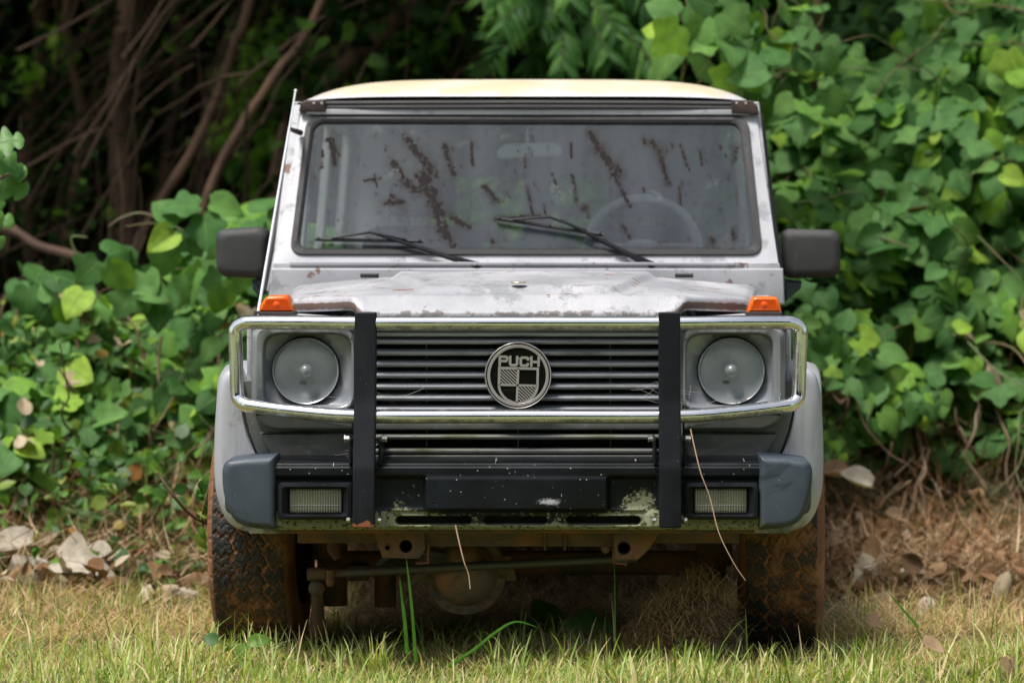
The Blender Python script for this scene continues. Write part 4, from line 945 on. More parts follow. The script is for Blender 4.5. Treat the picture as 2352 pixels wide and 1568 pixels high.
b = MB(); b.tube([(-.60, AX, .245), (.60, AX, .245)], .036, 18); b.tube([P(885, 1318, .54), P(885, 1392, .54)], .032, 14); b.box(*(sorted((wx(800, .5), wx(845, .5)))), .48, .6, .20, .245)
for s in (-1, 1): b.tube([(s * .56, AX, .12), (s * .56, AX, .46)], .045, 14); b.lathe((s * .58, AX, .345), [(0, -.03), (.09, -.03), (.11, .0), (.11, .04), (0, .04)], 24, 'X')
axl = b.build('front_axle', MUDSTEEL, car)
dc = P(1068, 1316, .30); dr = .108
b = MB(); b.lathe(dc, [(0, -.085), (.03, -.083), (.062, -.068), (.083, -.040), (.094, -.012), (.117, -.010), (.121, -.004), (.121, .012), (.11, .014), (.09, .06), (.05, .14), (0, .15)], 40, 'Y', False)
b.hexa([dc + Vector((-.15, -.005, -.02)), dc + Vector((.15, -.005, -.02)), dc + Vector((.15, .05, -.02)), dc + Vector((-.15, .05, -.02)), dc + Vector((-.13, -.005, .05)), dc + Vector((.13, -.005, .05)), dc + Vector((.13, .05, .05)), dc + Vector((-.13, .05, .05))])
df = b.build('differential', mk('rusty_housing_steel', (.20, .155, .115), .75, .2, [dict(scale=8, lo=.42, hi=.6, col=(.10, .09, .075), rough=.7), dict(scale=10, lo=.50, hi=.62, col=(.34, .17, .085), rough=.9, detail=9)], bump=.4, bscale=60), axl)
for k in range(10):
    a = pi * (1.03 + k * .105); b = MB(); b.lathe(dc + Vector((.106 * cos(a), -.012, .106 * sin(a))), [(0, -.007), (.0075, -.007), (.0075, .004)], 6, 'Y', False); b.build('cover_bolt', MUDSTEEL, axl, smooth=False)
b = MB(); b.box(-.3, .35, .35, .9, .38, .46); b.box(-.56, .56, .60, .9, .30, .46); b.build('sump', MUDSTEEL, car)
b = MB(); b.tube([P(762, 1215, .12), P(766, 1262, .12), P(776, 1282, .12)], [.016, .018, .012], 10); b.build('hanging_rubber_flap', mk('faded_red_flap', (.10, .045, .035), .9), car)

# ---- cobweb strands on the nose of the car -----------------------------------------------------------
WEB = mk('dusty_cobweb', (.55, .55, .52), .8)
for x0, y0 in ((1580, 925), (1505, 880), (890, 905), (880, 1012)):
  b = MB()
  for k in range(7):
    a_ = P(x0 + random.gauss(0, 3), y0 + random.gauss(0, 3), -.02); c_ = P(x0 + random.uniform(-150, 150), y0 + random.uniform(-60, 60), .03); md = (a_ + c_) / 2 + Vector((0, 0, -.008))
    b.tube(spline([a_, md, c_], 4), .0003, 3)
  b.build('cobweb', WEB, car)
# ================================================================== THE PLACE
def gz(x, y):
    """ground height"""
    x = np.asarray(x, float); y = np.asarray(y, float)
    r = ss(2.7, 4.4, y + .25 * np.sin(x * 3)) * ss(.15, .95, x) * (1.36 + .50 * np.clip(x - 1.0, 0, 3))      # right bank
    l = .95 * np.exp(-((x + 1.0) / .55) ** 2 - ((y - 4.0) / .95) ** 2) + .60 * np.exp(-((x + 1.95) / .55) ** 2 - ((y - 3.6) / .8) ** 2)
    far = .55 * np.clip(y - 10.5, 0, 14) + .02 * np.clip(-y - 14, 0, 50)
    n = .012 * np.sin(x * 5.1 + y * 2) + .010 * np.sin(y * 7.3 - x * 3) + .035 * ss(1.4, 2.4, y) * np.sin(x * 9 + 2 * np.sin(y * 4)) * np.sin(y * 8 + x * 2)
    return np.maximum(r, l) + far + n * ss(9, 3, np.abs(y))
def perp(nv):
    n = nv / np.linalg.norm(nv, axis=1, keepdims=True); a = np.where(np.abs(n[:, 2:3]) < .9, np.array([[0, 0, 1.]]), np.array([[0, 1., 0]]))
    u_ = np.cross(a, n); u_ /= np.linalg.norm(u_, axis=1, keepdims=True); return n, u_, np.cross(n, u_)
# ground sheet
gxs = np.unique(np.concatenate([np.linspace(-60, -4, 20), np.linspace(-4, 4, 110), np.linspace(4, 60, 20)])); gys = np.unique(np.concatenate([np.linspace(-70, -2, 24), np.linspace(-2, 9, 130), np.linspace(9, 60, 20)]))
GXX, GYY = np.meshgrid(gxs, gys)
SOIL = mk('soil_and_thatch', (.04, .024, .014), .95, 0, [
    dict(scale=3, lo=.4, hi=.6, col=(.075, .045, .025)), dict(scale=40, lo=.5, hi=.62, col=(.20, .15, .085), detail=8, amt=.8),
    dict(scale=.8, lo=.42, hi=.55, col=(.05, .085, .02), amt=.6)], bump=.6, bscale=30)
ground = grid('ground', GXX, GYY, gz(GXX, GYY), SOIL, None); tag(ground, kind='structure')
# mown meadow in front of the tree line, behind the photographer
mead = grid('meadow', *np.meshgrid(np.linspace(-60, 60, 30), np.linspace(-70, -1.6, 30)), (lambda A, B_: gz(A, B_) + .008)(*np.meshgrid(np.linspace(-60, 60, 30), np.linspace(-70, -1.6, 30))),
            mk('meadow_grass', (.085, .135, .035), .9, 0, [dict(scale=1.2, lo=.4, hi=.6, col=(.14, .15, .06)), dict(scale=30, lo=.5, hi=.65, col=(.17, .18, .07), amt=.6)], bump=.4), None)
tag(mead, kind='structure')

# ---- blade-like things -------------------------------------------------------------
def blades(name, pos, hgt, wid, lean, az, curve, mat, K=4, twist=None, parent=None):
    """pos (n,3); one tapered strip per blade, bending over towards az"""
    n = len(pos); k = np.linspace(0, 1, K + 1)[None, :]
    ang = lean[:, None] + curve[:, None] * k                                # from vertical
    ds = hgt[:, None] / K
    dx_ = np.sin(ang) * ds; dz_ = np.cos(ang) * ds
    cx_ = np.concatenate([np.zeros((n, 1)), np.cumsum(dx_[:, :-1], 1)], 1); cz_ = np.concatenate([np.zeros((n, 1)), np.cumsum(dz_[:, :-1], 1)], 1)
    ux, uy = np.cos(az)[:, None], np.sin(az)[:, None]
    C_ = np.stack([pos[:, 0:1] + cx_ * ux, pos[:, 1:2] + cx_ * uy, pos[:, 2:3] + cz_], -1)
    tw = az + pi / 2 + (twist if twist is not None else 0)
    wv = np.stack([np.cos(tw), np.sin(tw), 0 * tw], -1)[:, None, :] * (wid[:, None] * (1 - k ** 1.8 * .93) * .5)[..., None]
    V = np.stack([C_ - wv, C_ + wv], 2).reshape(-1, 3)
    base = (np.arange(n) * (K + 1) * 2)[:, None] + (np.arange(K) * 2)[None, :]
    Fq = np.stack([base, base + 1, base + 3, base + 2], -1).reshape(-1, 4)
    uvv = np.stack([np.broadcast_to(np.array([-1., 1.])[None, None, :], (n, K + 1, 2)), np.broadcast_to(k[..., None], (n, K + 1, 2))], -1).reshape(-1, 2)
    return link(name, np_mesh(name, V, Fq, uvv), mat, parent)
GRASS = leafmat('grass_blade', [(0, (.13, .21, .035)), (.3, (.25, .37, .07)), (.5, (.38, .47, .13)), (.68, (.50, .54, .20)), (.82, (.64, .55, .30)), (.95, (.70, .58, .36)), (1, (.14, .28, .04))], .5, .35)
STRAW = leafmat('dry_straw', [(0, (.42, .28, .13)), (.3, (.60, .43, .23)), (.6, (.34, .19, .08)), (.8, (.72, .56, .33)), (1, (.17, .085, .04))], .7, .2, spec=.2)
BROWNST = leafmat('brown_vine_straw', [(0, (.20, .10, .045)), (.35, (.34, .19, .095)), (.55, (.12, .06, .03)), (.8, (.46, .33, .20)), (1, (.66, .52, .34))], .8, .1, spec=.2)
def gpos(n, x0, x1, y0, y1, dens=None):
    out = np.empty((0, 2))
    while len(out) < n:
        q = np.stack([rng.uniform(x0, x1, n), rng.uniform(y0, y1, n)], -1)
        if dens is not None: q = q[rng.random(n) < dens(q[:, 0], q[:, 1])]
        out = np.concatenate([out, q])
    out = out[:n]; return np.concatenate([out, gz(out[:, 0], out[:, 1])[:, None]], 1)
def patch(x, y): return .5 + .5 * np.sin(x * 6 + 2 * np.sin(y * 5)) * np.sin(y * 9 + 1.7 * np.sin(x * 4))
U = lambda a, b, n: rng.uniform(a, b, n)
def grassset(name, n, reg, h, wd, lean=.5, curve=.9, mat=GRASS, dens=None, **k):
    p = gpos(n, *reg, dens); p[:, 2] -= .005
    return blades(name, p, U(h[0], h[1], n) * (.6 + .6 * rng.random(n)) * (.65 + .75 * patch(p[:, 0] * 1.6 + 2, p[:, 1] * 2.3)), U(wd[0], wd[1], n), U(0, lean, n), U(0, 2 * pi, n), U(0, curve, n), mat, **k)
front = lambda x, y: np.clip(1.15 - ss(.0, .75, y + .18 * patch(x, y)) + .0 * x, .05, 1)
GD = []
g1 = grassset('grass', 40000, (-2.7, 2.8, -1.5, .9), (.035, .085), (.003, .0075), .95, 1.7, dens=lambda x, y: np.clip(front(x, y) * (.45 + .7 * patch(x, y)), 0, 1)); tag(g1, kind='stuff')
g1b = grassset('tall_grass', 3200, (-2.6, 2.7, -.75, .45), (.07, .15), (.004, .010), .7, 1.5, dens=lambda x, y: np.clip(patch(x * 1.3 + 1, y), .08, 1)); tag(g1b, kind='stuff')
g2 = grassset('sparse_grass', 4200, (-3.0, 3.0, .7, 2.6), (.05, .12), (.003, .007), .35, .7, dens=lambda x, y: np.where(x < 0, np.clip(.9 - .35 * (y - .7), .05, 1), np.clip(.55 - .45 * (y - .7), .02, 1)) * (np.abs(x) > .55)); tag(g2, kind='stuff')
def strawset(name, n, reg, ln, wd, mat, dens=None, z=(0, .03), lean=(.9, 1.75), curve=(-.5, .8)):
    p = gpos(n, *reg, dens); p[:, 2] += U(z[0], z[1], n)
    return blades(name, p, U(ln[0], ln[1], n), U(wd[0], wd[1], n), U(lean[0], lean[1], n), U(0, 2 * pi, n), U(curve[0], curve[1], n), mat, K=3, twist=U(-1, 1, n))
s1 = strawset('straw', 46000, (-2.7, 2.8, -1.4, .8), (.03, .09), (.001, .0028), STRAW, lambda x, y: np.clip(.25 + ss(-.4, .3, y), 0, 1)); tag(s1, kind='stuff')
s2 = strawset('dry_grass_mat', 34000, (-3.0, 3.0, .5, 3.2), (.05, .14), (.0015, .004), STRAW, lambda x, y: np.clip(1.3 - .3 * y, .2, 1), z=(0, .05)); tag(s2, kind='stuff')
s3 = strawset('dead_vine_litter', 42000, (-2.6, 3.2, 1.9, 4.6), (.07, .32), (.002, .007), BROWNST, lambda x, y: np.where(gz(x, y) < .95, 1, .15) * (.15 + .85 * patch(x * 1.7, y * 1.2)), z=(0, .16), lean=(1.0, 2.2), curve=(-1.6, 1.2)); tag(s3, kind='stuff')
s4 = strawset('shaded_litter', 12000, (-.8, .8, .5, 4.2), (.04, .14), (.0015, .004), BROWNST, z=(0, .04)); tag(s4, kind='stuff')

# ---- leaves ----------------------------------------------------------------------------
def leaf_template(prof, rows=9, fold=.22, droop=.35, aspect=1.0, lob=0):
    """prof: function v -> half width (v 0 base .. 1 tip); unit length along +y, +z is the leaf's face"""
    vv = np.linspace(0, 1, rows); V = []; UVs = []
    for v in vv:
        for c in (-1, -.5, 0, .5, 1):
            hw_ = prof(v, np.sign(c) if c else 1) * aspect
            y = v - .10 * (1 - v) * abs(c) * (v < .2) ; 
            V.append((c * hw_, y, fold * abs(c) * hw_ - droop * v * v * .5 - .06 * (c * c) * (v > .1))); UVs.append((c * min(1, hw_ / .35), v))
    Fs = [(r * 5 + c, r * 5 + c + 1, (r + 1) * 5 + c + 1, (r + 1) * 5 + c) for r in range(rows - 1) for c in range(4)]
    return np.array(V), np.array(Fs), np.array(UVs)
ovate = lambda v, s=1: .52 * (max(0, sin(pi * min(1, (v * .95 + .05)) ** .74)) ** .78) * (1 - .18 * v)
def lobed(v, s=1):
    w_ = ovate(v); return w_ * (1 + (.34 * max(0, sin(pi * (v - .2) / .45)) if .2 < v < .6 else 0) - (.26 * math.exp(-((v - .66) / .07) ** 2)))
def onelobe(v, s=1): return lobed(v) if s > 0 else ovate(v)
def oak(v, s=1):
    return (.05 + .42 * sin(pi * min(1, v ** .8)) ** .6 * (.25 + .75 * abs(sin(v * 2.6 * pi + .4)))) * (1 if v < .98 else .1)
lance = lambda v, s=1: .5 * sin(pi * min(1, v * .96 + .04) ** .8) ** .9
def oval(v, s=1): return .46 * sqrt(max(0, 1 - (2 * v - 1) ** 2)) + .01
KT = [leaf_template(ovate, 9, .25, .45, 1.0), leaf_template(lobed, 11, .2, .4, 1.0), leaf_template(onelobe, 11, .3, .5, 1.0), leaf_template(ovate, 9, -.1, .6, 1.08), leaf_template(ovate, 9, .5, .2, .95)]
OAKT = [leaf_template(oak, 22, .2, .3, 1.15)]
LT = [leaf_template(lance, 8, .3, .7, .26)]
SM = [leaf_template(ovate, 7, .6, .6, .72), leaf_template(ovate, 6, .3, .3, .95), leaf_template(lobed, 8, .4, .5, .9), leaf_template(ovate, 6, -.4, .8, .6)]
DEADT = [leaf_template(ovate, 8, 1.1, -.9, .8), leaf_template(ovate, 8, -1.3, 1.3, .75), leaf_template(lobed, 9, .8, 1.2, .8)]
def leaves(name, tmpls, pos, nrm, dirv, size, mat, parent=None, jitter=.0):
    """place leaf templates: nrm is the face normal, dirv the direction of the tip (made perpendicular)"""
    n = len(pos); which = rng.integers(0, len(tmpls), n); Vs, Fs, Us = [], [], []; off = 0
    N = nrm / np.linalg.norm(nrm, axis=1, keepdims=True); Dv = dirv - (dirv * N).sum(1, keepdims=True) * N; Dv /= np.linalg.norm(Dv, axis=1, keepdims=True) + 1e-9; Sd = np.cross(Dv, N)
    for k, (tv, tf, tu) in enumerate(tmpls):
        i = np.where(which == k)[0]
        if not len(i): continue
        sc = size[i][:, None, None]; mirror = np.where(rng.random(len(i)) < .5, -1, 1)[:, None, None]
        zc = rng.uniform(.3, 1.7, len(i))[:, None, None]
        W_ = pos[i][:, None, :] + sc * (tv[None, :, 0:1] * Sd[i][:, None, :] * 1.0 + tv[None, :, 1:2] * Dv[i][:, None, :] + tv[None, :, 2:3] * zc * N[i][:, None, :])
        Vs.append(W_.reshape(-1, 3)); Fs.append((tf[None] + (np.arange(len(i)) * len(tv))[:, None, None] + off).reshape(-1, 4)); Us.append(np.tile(tu, (len(i), 1))); off += len(i) * len(tv)
    return link(name, np_mesh(name, np.concatenate(Vs), np.concatenate(Fs), np.concatenate(Us)), mat, parent)
def trifoliate(pos, nrm, size):
    """three leaflets per petiole"""
    n = len(pos); N, A, B_ = perp(nrm); th = U(0, 2 * pi, n); hang = np.array([[0, 0, -1.]])
    D0 = hang - (hang * N).sum(1, keepdims=True) * N + .9 * (np.cos(th)[:, None] * A + np.sin(th)[:, None] * B_); D0 /= np.linalg.norm(D0, axis=1, keepdims=True); S0 = np.cross(N, D0)
    P_, NN, DD, SS = [], [], [], []
    for a, k in ((0, 1.0), (1.45, .9), (-1.45, .9)):
        d = cos(a) * D0 + sin(a) * S0; P_.append(pos + d * size[:, None] * (.16 if a else .30)); nn = N + .28 * rng.normal(size=(n, 3)) + (.25 * d if a else .1 * d); NN.append(nn); DD.append(d); SS.append(size * k * U(.85, 1.1, n))
    keep = rng.random(3 * n) < .93
    return [np.concatenate(q)[keep] for q in (P_, NN, DD, SS)]
KUDZU = leafmat('kudzu_leaf', [(0, (.036, .105, .024)), (.25, (.066, .175, .044)), (.5, (.105, .23, .068)), (.72, (.135, .285, .060)), (.88, (.19, .37, .04)), (.95, (.31, .47, .06)), (1, (.07, .18, .05))], .6, .30, vein=(.16, .27, .08), spec=.2)
SMALL = leafmat('undergrowth_leaf', [(0, (.03, .09, .015)), (.5, (.065, .17, .025)), (.8, (.14, .28, .04)), (.95, (.28, .30, .05)), (1, (.33, .15, .03))], .5, .35)
DEAD = leafmat('dead_leaf_skin', [(0, (.36, .29, .18)), (.4, (.52, .43, .30)), (.65, (.28, .16, .08)), (.85, (.15, .08, .04)), (1, (.58, .51, .38))], .75, .15, vein=(.18, .12, .08), spec=.2)
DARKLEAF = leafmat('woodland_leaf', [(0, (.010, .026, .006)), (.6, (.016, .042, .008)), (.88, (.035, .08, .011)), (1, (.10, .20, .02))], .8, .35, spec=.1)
LANCE = leafmat('lance_leaf', [(0, (.03, .10, .02)), (.5, (.055, .16, .03)), (.85, (.09, .23, .04)), (1, (.16, .32, .06))], .45, .3, spec=.2)
OAKL = leafmat('oak_leaf_skin', [(0, (.07, .19, .04)), (1, (.14, .30, .06))], .45, .35, vein=(.16, .3, .1))
STEM = mk('green_vine_stem', (.10, .13, .035), .6, 0, [dict(scale=6, lo=.45, hi=.6, col=(.16, .10, .05))])
DEADSTEM = mk('dead_vine_stem', (.12, .07, .04), .8, 0, [dict(scale=9, lo=.45, hi=.6, col=(.24, .17, .11))])
CRUMB = leafmat('crumbled_leaf', [(0, (.16, .08, .04)), (.35, (.30, .19, .10)), (.6, (.10, .05, .025)), (.8, (.42, .34, .23)), (1, (.55, .48, .36))], .8, .1, vein=(.15, .10, .06), spec=.1)
PALE = leafmat('pale_dead_leaf_skin', [(0, (.38, .33, .26)), (.6, (.46, .41, .33)), (1, (.30, .23, .16))], .75, .15, vein=(.30, .24, .18), spec=.2)
BARK = mk('streaked_brown_bark', (.085, .050, .032), .9, 0, [dict(scale=6, lo=.45, hi=.62, col=(.20, .115, .072), stretch=(1, 1, .25), detail=8), dict(scale=3, lo=.6, hi=.7, col=(.02, .028, .012))], bump=.7, bscale=22)  # brown bark with paler streaks along the trunk
TWIGM = mk('reddish_branch_bark', (.06, .034, .021), .85, 0, [dict(scale=5, lo=.45, hi=.65, col=(.12, .07, .035))], bump=.4)
def hill_leaves(n, reg, ok, lift=(.02, .30), size=(.085, .15), up=.55, out=(-.0, -.75)):
    p = gpos(n, *reg, ok); e = .03
    nx = -(gz(p[:, 0] + e, p[:, 1]) - gz(p[:, 0] - e, p[:, 1])) / (2 * e); ny = -(gz(p[:, 0], p[:, 1] + e) - gz(p[:, 0], p[:, 1] - e)) / (2 * e)
    N = np.stack([nx, ny, np.ones(len(p))], -1); N /= np.linalg.norm(N, axis=1, keepdims=True)
    lf = U(lift[0], lift[1], len(p)) ** 1.0
    lump = .10 * np.sin(p[:, 0] * 7 + p[:, 2] * 4) + .08 * np.sin(p[:, 2] * 11 + p[:, 0] * 3)
    p = p + N * (lf + lump * (lf / lift[1]))[:, None]
    NN = N * .5 + np.array([[0, -.55, up]]) + .33 * rng.normal(size=p.shape)
    return p, NN, U(size[0], size[1], len(p)) * (.8 + .4 * rng.random(len(p))), N
def vines(name, starts, parent, mat, r=.004, ln=(.4, 1.2), n=7, down=.3, hangs=False):
    m = MB()
    for s0 in starts:
        p = Vector(s0); d = Vector((random.uniform(-1, 1), random.uniform(-.6, .2), random.uniform(-.4, .5))).normalized(); L_ = random.uniform(*ln); pts = [p.copy()]
        if hangs: d = Vector((random.uniform(-.2, .2), random.uniform(-.3, .1), -1))
        for k in range(n):
            d = (d + Vector((random.gauss(0, .35), random.gauss(0, .2), random.gauss(0, .3) - down * .3))).normalized(); p = p + d * L_ / n; pts.append(p.copy())
        rr = random.uniform(.6, 1.3) * r; q = spline(pts, 3); m.tube(q, [rr * (1 - .6 * i / len(q)) for i in range(len(q))], 5)
    return m.build(name, mat, parent)
# --- right bank of kudzu
kr = empty('kudzu_bank', (1.4, 3.4, 0), 'dense bank of broad green kudzu leaves climbing the slope right of the car', 'vine')
okR = lambda x, y: ((gz(x, y) > .34) & (x > .1)) * np.where(gz(x, y) < .75, .18 + .8 * ss(.34, .8, gz(x, y)), 1.0)
p, N_, sz, hn = hill_leaves(3700, (.15, 3.6, 2.7, 5.6), okR, (.03, .42), (.075, .135))
leaves('foliage', KT, *trifoliate(p, N_, sz), KUDZU, kr)
# a looser inner layer close to the soil
p2_, N2, sz2, _ = hill_leaves(1500, (.15, 3.4, 2.7, 5.2), lambda x, y: ((gz(x, y) > .3) & (x > .1)) * 1.0, (.0, .12), (.05, .09)); leaves('inner_foliage', KT, *trifoliate(p2_, N2, sz2), KUDZU, kr)
q = hill_leaves(90, (.3, 3.2, 2.9, 4.6), okR, (.15, .38))[0]; vines('vine_stems', q, kr, STEM, .0055)
q = hill_leaves(60, (.9, 2.8, 2.7, 3.6), lambda x, y: gz(x, y) > .25, (.1, .3))[0]; vines('dead_vines', q, kr, DEADSTEM, .005, hangs=True, ln=(.2, .6))
p3, N3, sz3, _ = hill_leaves(26, (.8, 3.0, 2.8, 4.4), lambda x, y: (gz(x, y) > .3) & (gz(x, y) < 1.1), (.2, .40), (.06, .11)); leaves('withered_leaves', DEADT, p3, N3, rng.normal(size=p3.shape) * .4 + np.array([[0, 0, -1.]]), sz3, DEAD, kr)
# --- left mound
kl = empty('kudzu_mound', (-1.25, 3.3, 0), 'low mound of green kudzu with withered leaves left of the car', 'vine')
okL = lambda x, y: (gz(x, y) > .25) & (x < .1) & (gz(x, y) > .25 + .9 * (ss(-1.25, -.85, x)) * .35)
p, N_, sz, hn = hill_leaves(1150, (-2.9, .1, 2.3, 5.2), okL, (.03, .26), (.075, .135)); leaves('foliage', KT, *trifoliate(p, N_, sz), KUDZU, kl)
p2_, N2, sz2, _ = hill_leaves(1500, (-2.9, -.3, 2.5, 4.2), lambda x, y: (gz(x, y) > .10), (.0, .25), (.03, .06)); leaves('undergrowth', SM, p2_, N2, rng.normal(size=p2_.shape), sz2 * 1.0, SMALL, kl)
q = hill_leaves(45, (-2.4, -.5, 2.6, 4.0), lambda x, y: gz(x, y) > .3, (.05, .2))[0]; vines('vine_stems', q, kl, STEM, .0045, ln=(.3, .7), down=.8)
n_ = 2600; p2_ = gpos(n_, -2.8, -.75, 1.9, 3.4, lambda x, y: (.2 + .8 * patch(x * 1.3, y * 1.5)) * np.where(x > -1.5, .45, 1) * ss(1.8, 2.5, y + .25 * np.sin(x * 4))); p2_[:, 2] += U(.0, .34, n_) * (.4 + .6 * ss(2, 3, p2_[:, 1])); leaves('low_undergrowth', SM, p2_, rng.normal(size=p2_.shape) * .6 + np.array([[0, -.5, .7]]), rng.normal(size=p2_.shape), U(.03, .065, n_), SMALL, kl)
q = hill_leaves(60, (-2.2, -.7, 2.6, 3.6), lambda x, y: gz(x, y) > .3, (.12, .34))[0]; vines('dead_vines', q, kl, DEADSTEM, .0055, hangs=True, ln=(.25, .7))
p3, N3, sz3, _ = hill_leaves(60, (-2.5, -.6, 2.5, 3.8), lambda x, y: (gz(x, y) > .2) & (gz(x, y) < .9), (.15, .30), (.05, .09)); leaves('withered_leaves', DEADT, p3, N3, rng.normal(size=p3.shape) * .4 + np.array([[0, 0, -1.]]), sz3, DEAD, kl)
def shoot(px_pts, Y, parent, r=.006):
    m = MB(); q = spline([P(a_, b_, Y) for a_, b_ in px_pts], 6); m.tube(q, [r * (1 - .5 * i / len(q)) for i in range(len(q))], 6); return m.build('shoot', STEM, parent)
shoot([(470, 560), (400, 520), (330, 490), (280, 500), (250, 520)], 3.1, kl); shoot([(210, 605), (175, 580), (165, 545), (200, 545)], 3.1, kl); shoot([(380, 560), (360, 515), (290, 520)], 3.0, kl, .004)
def placed(specs, Y, size_px, tm=None, mat=KUDZU, parent=None, name='foliage', tri=True, jit=.25):
    pos = np.array([tuple(P(a_, b_, Y + random.uniform(-.15, .15))) for a_, b_ in specs]); N = np.array([[0, -1., .55]]) + jit * rng.normal(size=pos.shape); sz = U(.8, 1.15, len(pos)) * size_px * (Y + D) / F
    if tri: return leaves(name, tm or KT, *trifoliate(pos, N, sz), mat, parent)
    return leaves(name, tm or KT, pos, N, rng.normal(size=pos.shape) + np.array([[0, 0, -.8]]), sz, mat, parent)
placed([(235, 590), (330, 600), (470, 470), (590, 500), (420, 520), (130, 690), (200, 660), (300, 660), (540, 560), (450, 610), (380, 650), (520, 640), (600, 570)], 3.0, 82, parent=kl)
# --- dense curtain beside and above the bank's top, hanging kudzu
kh = empty('hanging_kudzu', (1.0, 4.2, 0), 'kudzu leaves hanging in dark gaps above the right end of the car roof', 'vine')
spec = [(1570, 40), (1560, 80), (1650, 20), (1665, 85), (1690, 145), (1745, 75), (1800, 60), (1830, 105), (1790, 160), (1860, 30), (1720, 10), (1640, 130), (1760, 210), (1830, 220), (1700, 215), (1890, 190), (1620, 5), (1880, 110), (1850, 260)]
placed(spec, 3.4, 84, parent=kh, jit=.35)
vines('vine_stems', [tuple(P(a_, b_ - 60, 3.5)) for a_, b_ in spec[:12]], kh, STEM, .004, hangs=True, ln=(.25, .6))
m = MB(); m.tube(spline([P(1878, -60, 3.6), P(1880, 60, 3.6), P(1868, 130, 3.6), P(1872, 230, 3.6)], 5), .016, 8); m.build('woody_stem', TWIGM, kh)
spec = [(2000 + random.uniform(-140, 140), 60 + random.uniform(-60, 120)) for _ in range(26)]; o = placed(spec, 5.6, 100, parent=kh, name='back_leaves', jit=.4)
# --- lance-leaved sapling over the roof
ls = empty('lance_leaf_sapling', (.2, 4.6, 0), 'sapling with long narrow drooping green leaves above the middle of the car roof', 'tree')
m = MB(); tips = []; root = Vector((.02, 4.8, 0)); top = P(1300, 90, 4.7); m.tube(spline([root, Vector((.0, 4.8, 1.2)), top, P(1350, -60, 4.7)], 6), [.022] * 3 + [.014] * 16, 8); m.build('trunk', TWIGM, ls)
m = MB(); lp_, ln_, ld_ = [], [], []
for k in range(44):
    a_ = random.uniform(1090, 1510); b_ = random.uniform(-40, 175); e_ = P(a_, b_, 4.6 + random.uniform(-.4, .4)); s_0 = P(1300 + (a_ - 1300) * .25, min(60, b_ - 40), 4.7); mid = (s_0 + e_) / 2 + Vector((0, 0, .06)); q = spline([s_0, mid, e_], 5); m.tube(q, .0028, 4)
    for j in range(3, len(q)):
        for sgn in (-1, 1):
            dd_ = (q[j] - q[j - 1]).normalized(); sd_ = dd_.cross(Vector((0, -1, .3))).normalized() * sgn
            lp_.append(tuple(q[j])); ln_.append((random.gauss(0, .3), -.8, .7)); ld_.append(tuple(sd_ * .8 + dd_ * .5 + Vector((0, 0, -.75))))
m.build('twigs', TWIGM, ls); leaves('foliage', LT, np.array(lp_), np.array(ln_), np.array(ld_), U(.085, .14, len(lp_)), LANCE, ls)
# --- oak twig entering from the left edge
ok_ = empty('oak_branch', tuple(P(-60, 420, 1.6)), 'oak twig with bright lobed leaves poking in at the left edge', 'branch')
m = MB(); m.tube(spline([P(-900, 300, 1.9), P(-300, 380, 1.7), P(-60, 420, 1.6), P(20, 400, 1.6)], 5), [.02] * 6 + [.006] * 10, 6); m.build('twig', TWIGM, ok_)
sp = [((-30, 335), (95, -30)), ((-20, 360), (70, 20)), ((-20, 400), (100, 10)), ((-10, 415), (80, 45)), ((-40, 450), (60, 90)), ((-50, 505), (80, -10)), ((-60, 520), (70, 40)), ((-120, 400), (-60, 60)), ((-150, 330), (-40, -50))]
leaves('foliage', OAKT, np.array([tuple(P(a_, b_, 1.6 + .05 * i)) for i, ((a_, b_), _) in enumerate(sp)]), np.array([(random.gauss(0, .25), -1, random.uniform(.3, .9)) for _ in sp]), np.array([(d[0], -10, -d[1]) for _, d in sp], float), U(.10, .135, len(sp)), OAKL, ok_)

# ---- woodland ---------------------------------------------------------------------------------
def trunk_tree(label, path, r0, r1, branches, Y, cat='tree', group=None, crown=True):
    base = P(path[0][0], path[0][1], Y); base.z = float(gz(base.x, Y)) - .05
    t = empty('tree', tuple(base), label, cat, group)
    pts = [base] + [P(a_, b_, Y) for a_, b_ in path[1:]]; last = pts[-1]; dirn = (pts[-1] - pts[-2]).normalized(); pts.append(last + dirn * 2.2 + Vector((0, 0, .6))); q = spline(pts, 6)
    m = MB(); m.tube(q, [(r0 * (1 - i / len(q)) + r1 * i / len(q)) * (1 + .10 * sin(i * 1.7)) for i in range(len(q))], 12); m.build('trunk', BARK, t)
    for br in branches:
        m = MB(); q2 = spline([P(a_, b_, Y + dy) for a_, b_, dy in br[1:]], 5); m.tube(q2, [br[0] * (1 - .55 * i / len(q2)) for i in range(len(q2))], 8); m.build('branch', TWIGM if br[0] < .03 else BARK, t)
    if crown:
        c = pts[-1] + Vector((0, 0, .5)); n = 700; pp = np.array(c)[None, :] + rng.normal(size=(n, 3)) * np.array([[1.3, 1.2, .55]]); pp[:, 2] = np.maximum(pp[:, 2], 3.1 + .16 * (Y))
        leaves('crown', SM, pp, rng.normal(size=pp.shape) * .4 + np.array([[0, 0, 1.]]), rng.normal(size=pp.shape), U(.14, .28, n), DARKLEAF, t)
    return t
trunk_tree('thick reddish-brown trunk standing nearest in the dark woods on the left', [(300, 1250), (300, 640), (285, 420), (272, 250), (285, 90), (300, -80)], .062, .05, [(.02, 430, 240, 0, ), ][:0] + [(.024, 290, 620, 0), ][:0] +
           [(.020, (290), 600, 0)][:0], 6.5)
trunk_tree('slim upright trunk at the far left edge of the woods', [(75, 1200), (85, 700), (60, 400), (95, 100), (90, -80)], .05, .035, [], 8.0)
trunk_tree('leaning thin trunk between the thick trunk and the left edge', [(165, 1250), (160, 800), (152, 560), (190, 300), (150, 60), (160, -80)], .030, .02, [], 7.2)
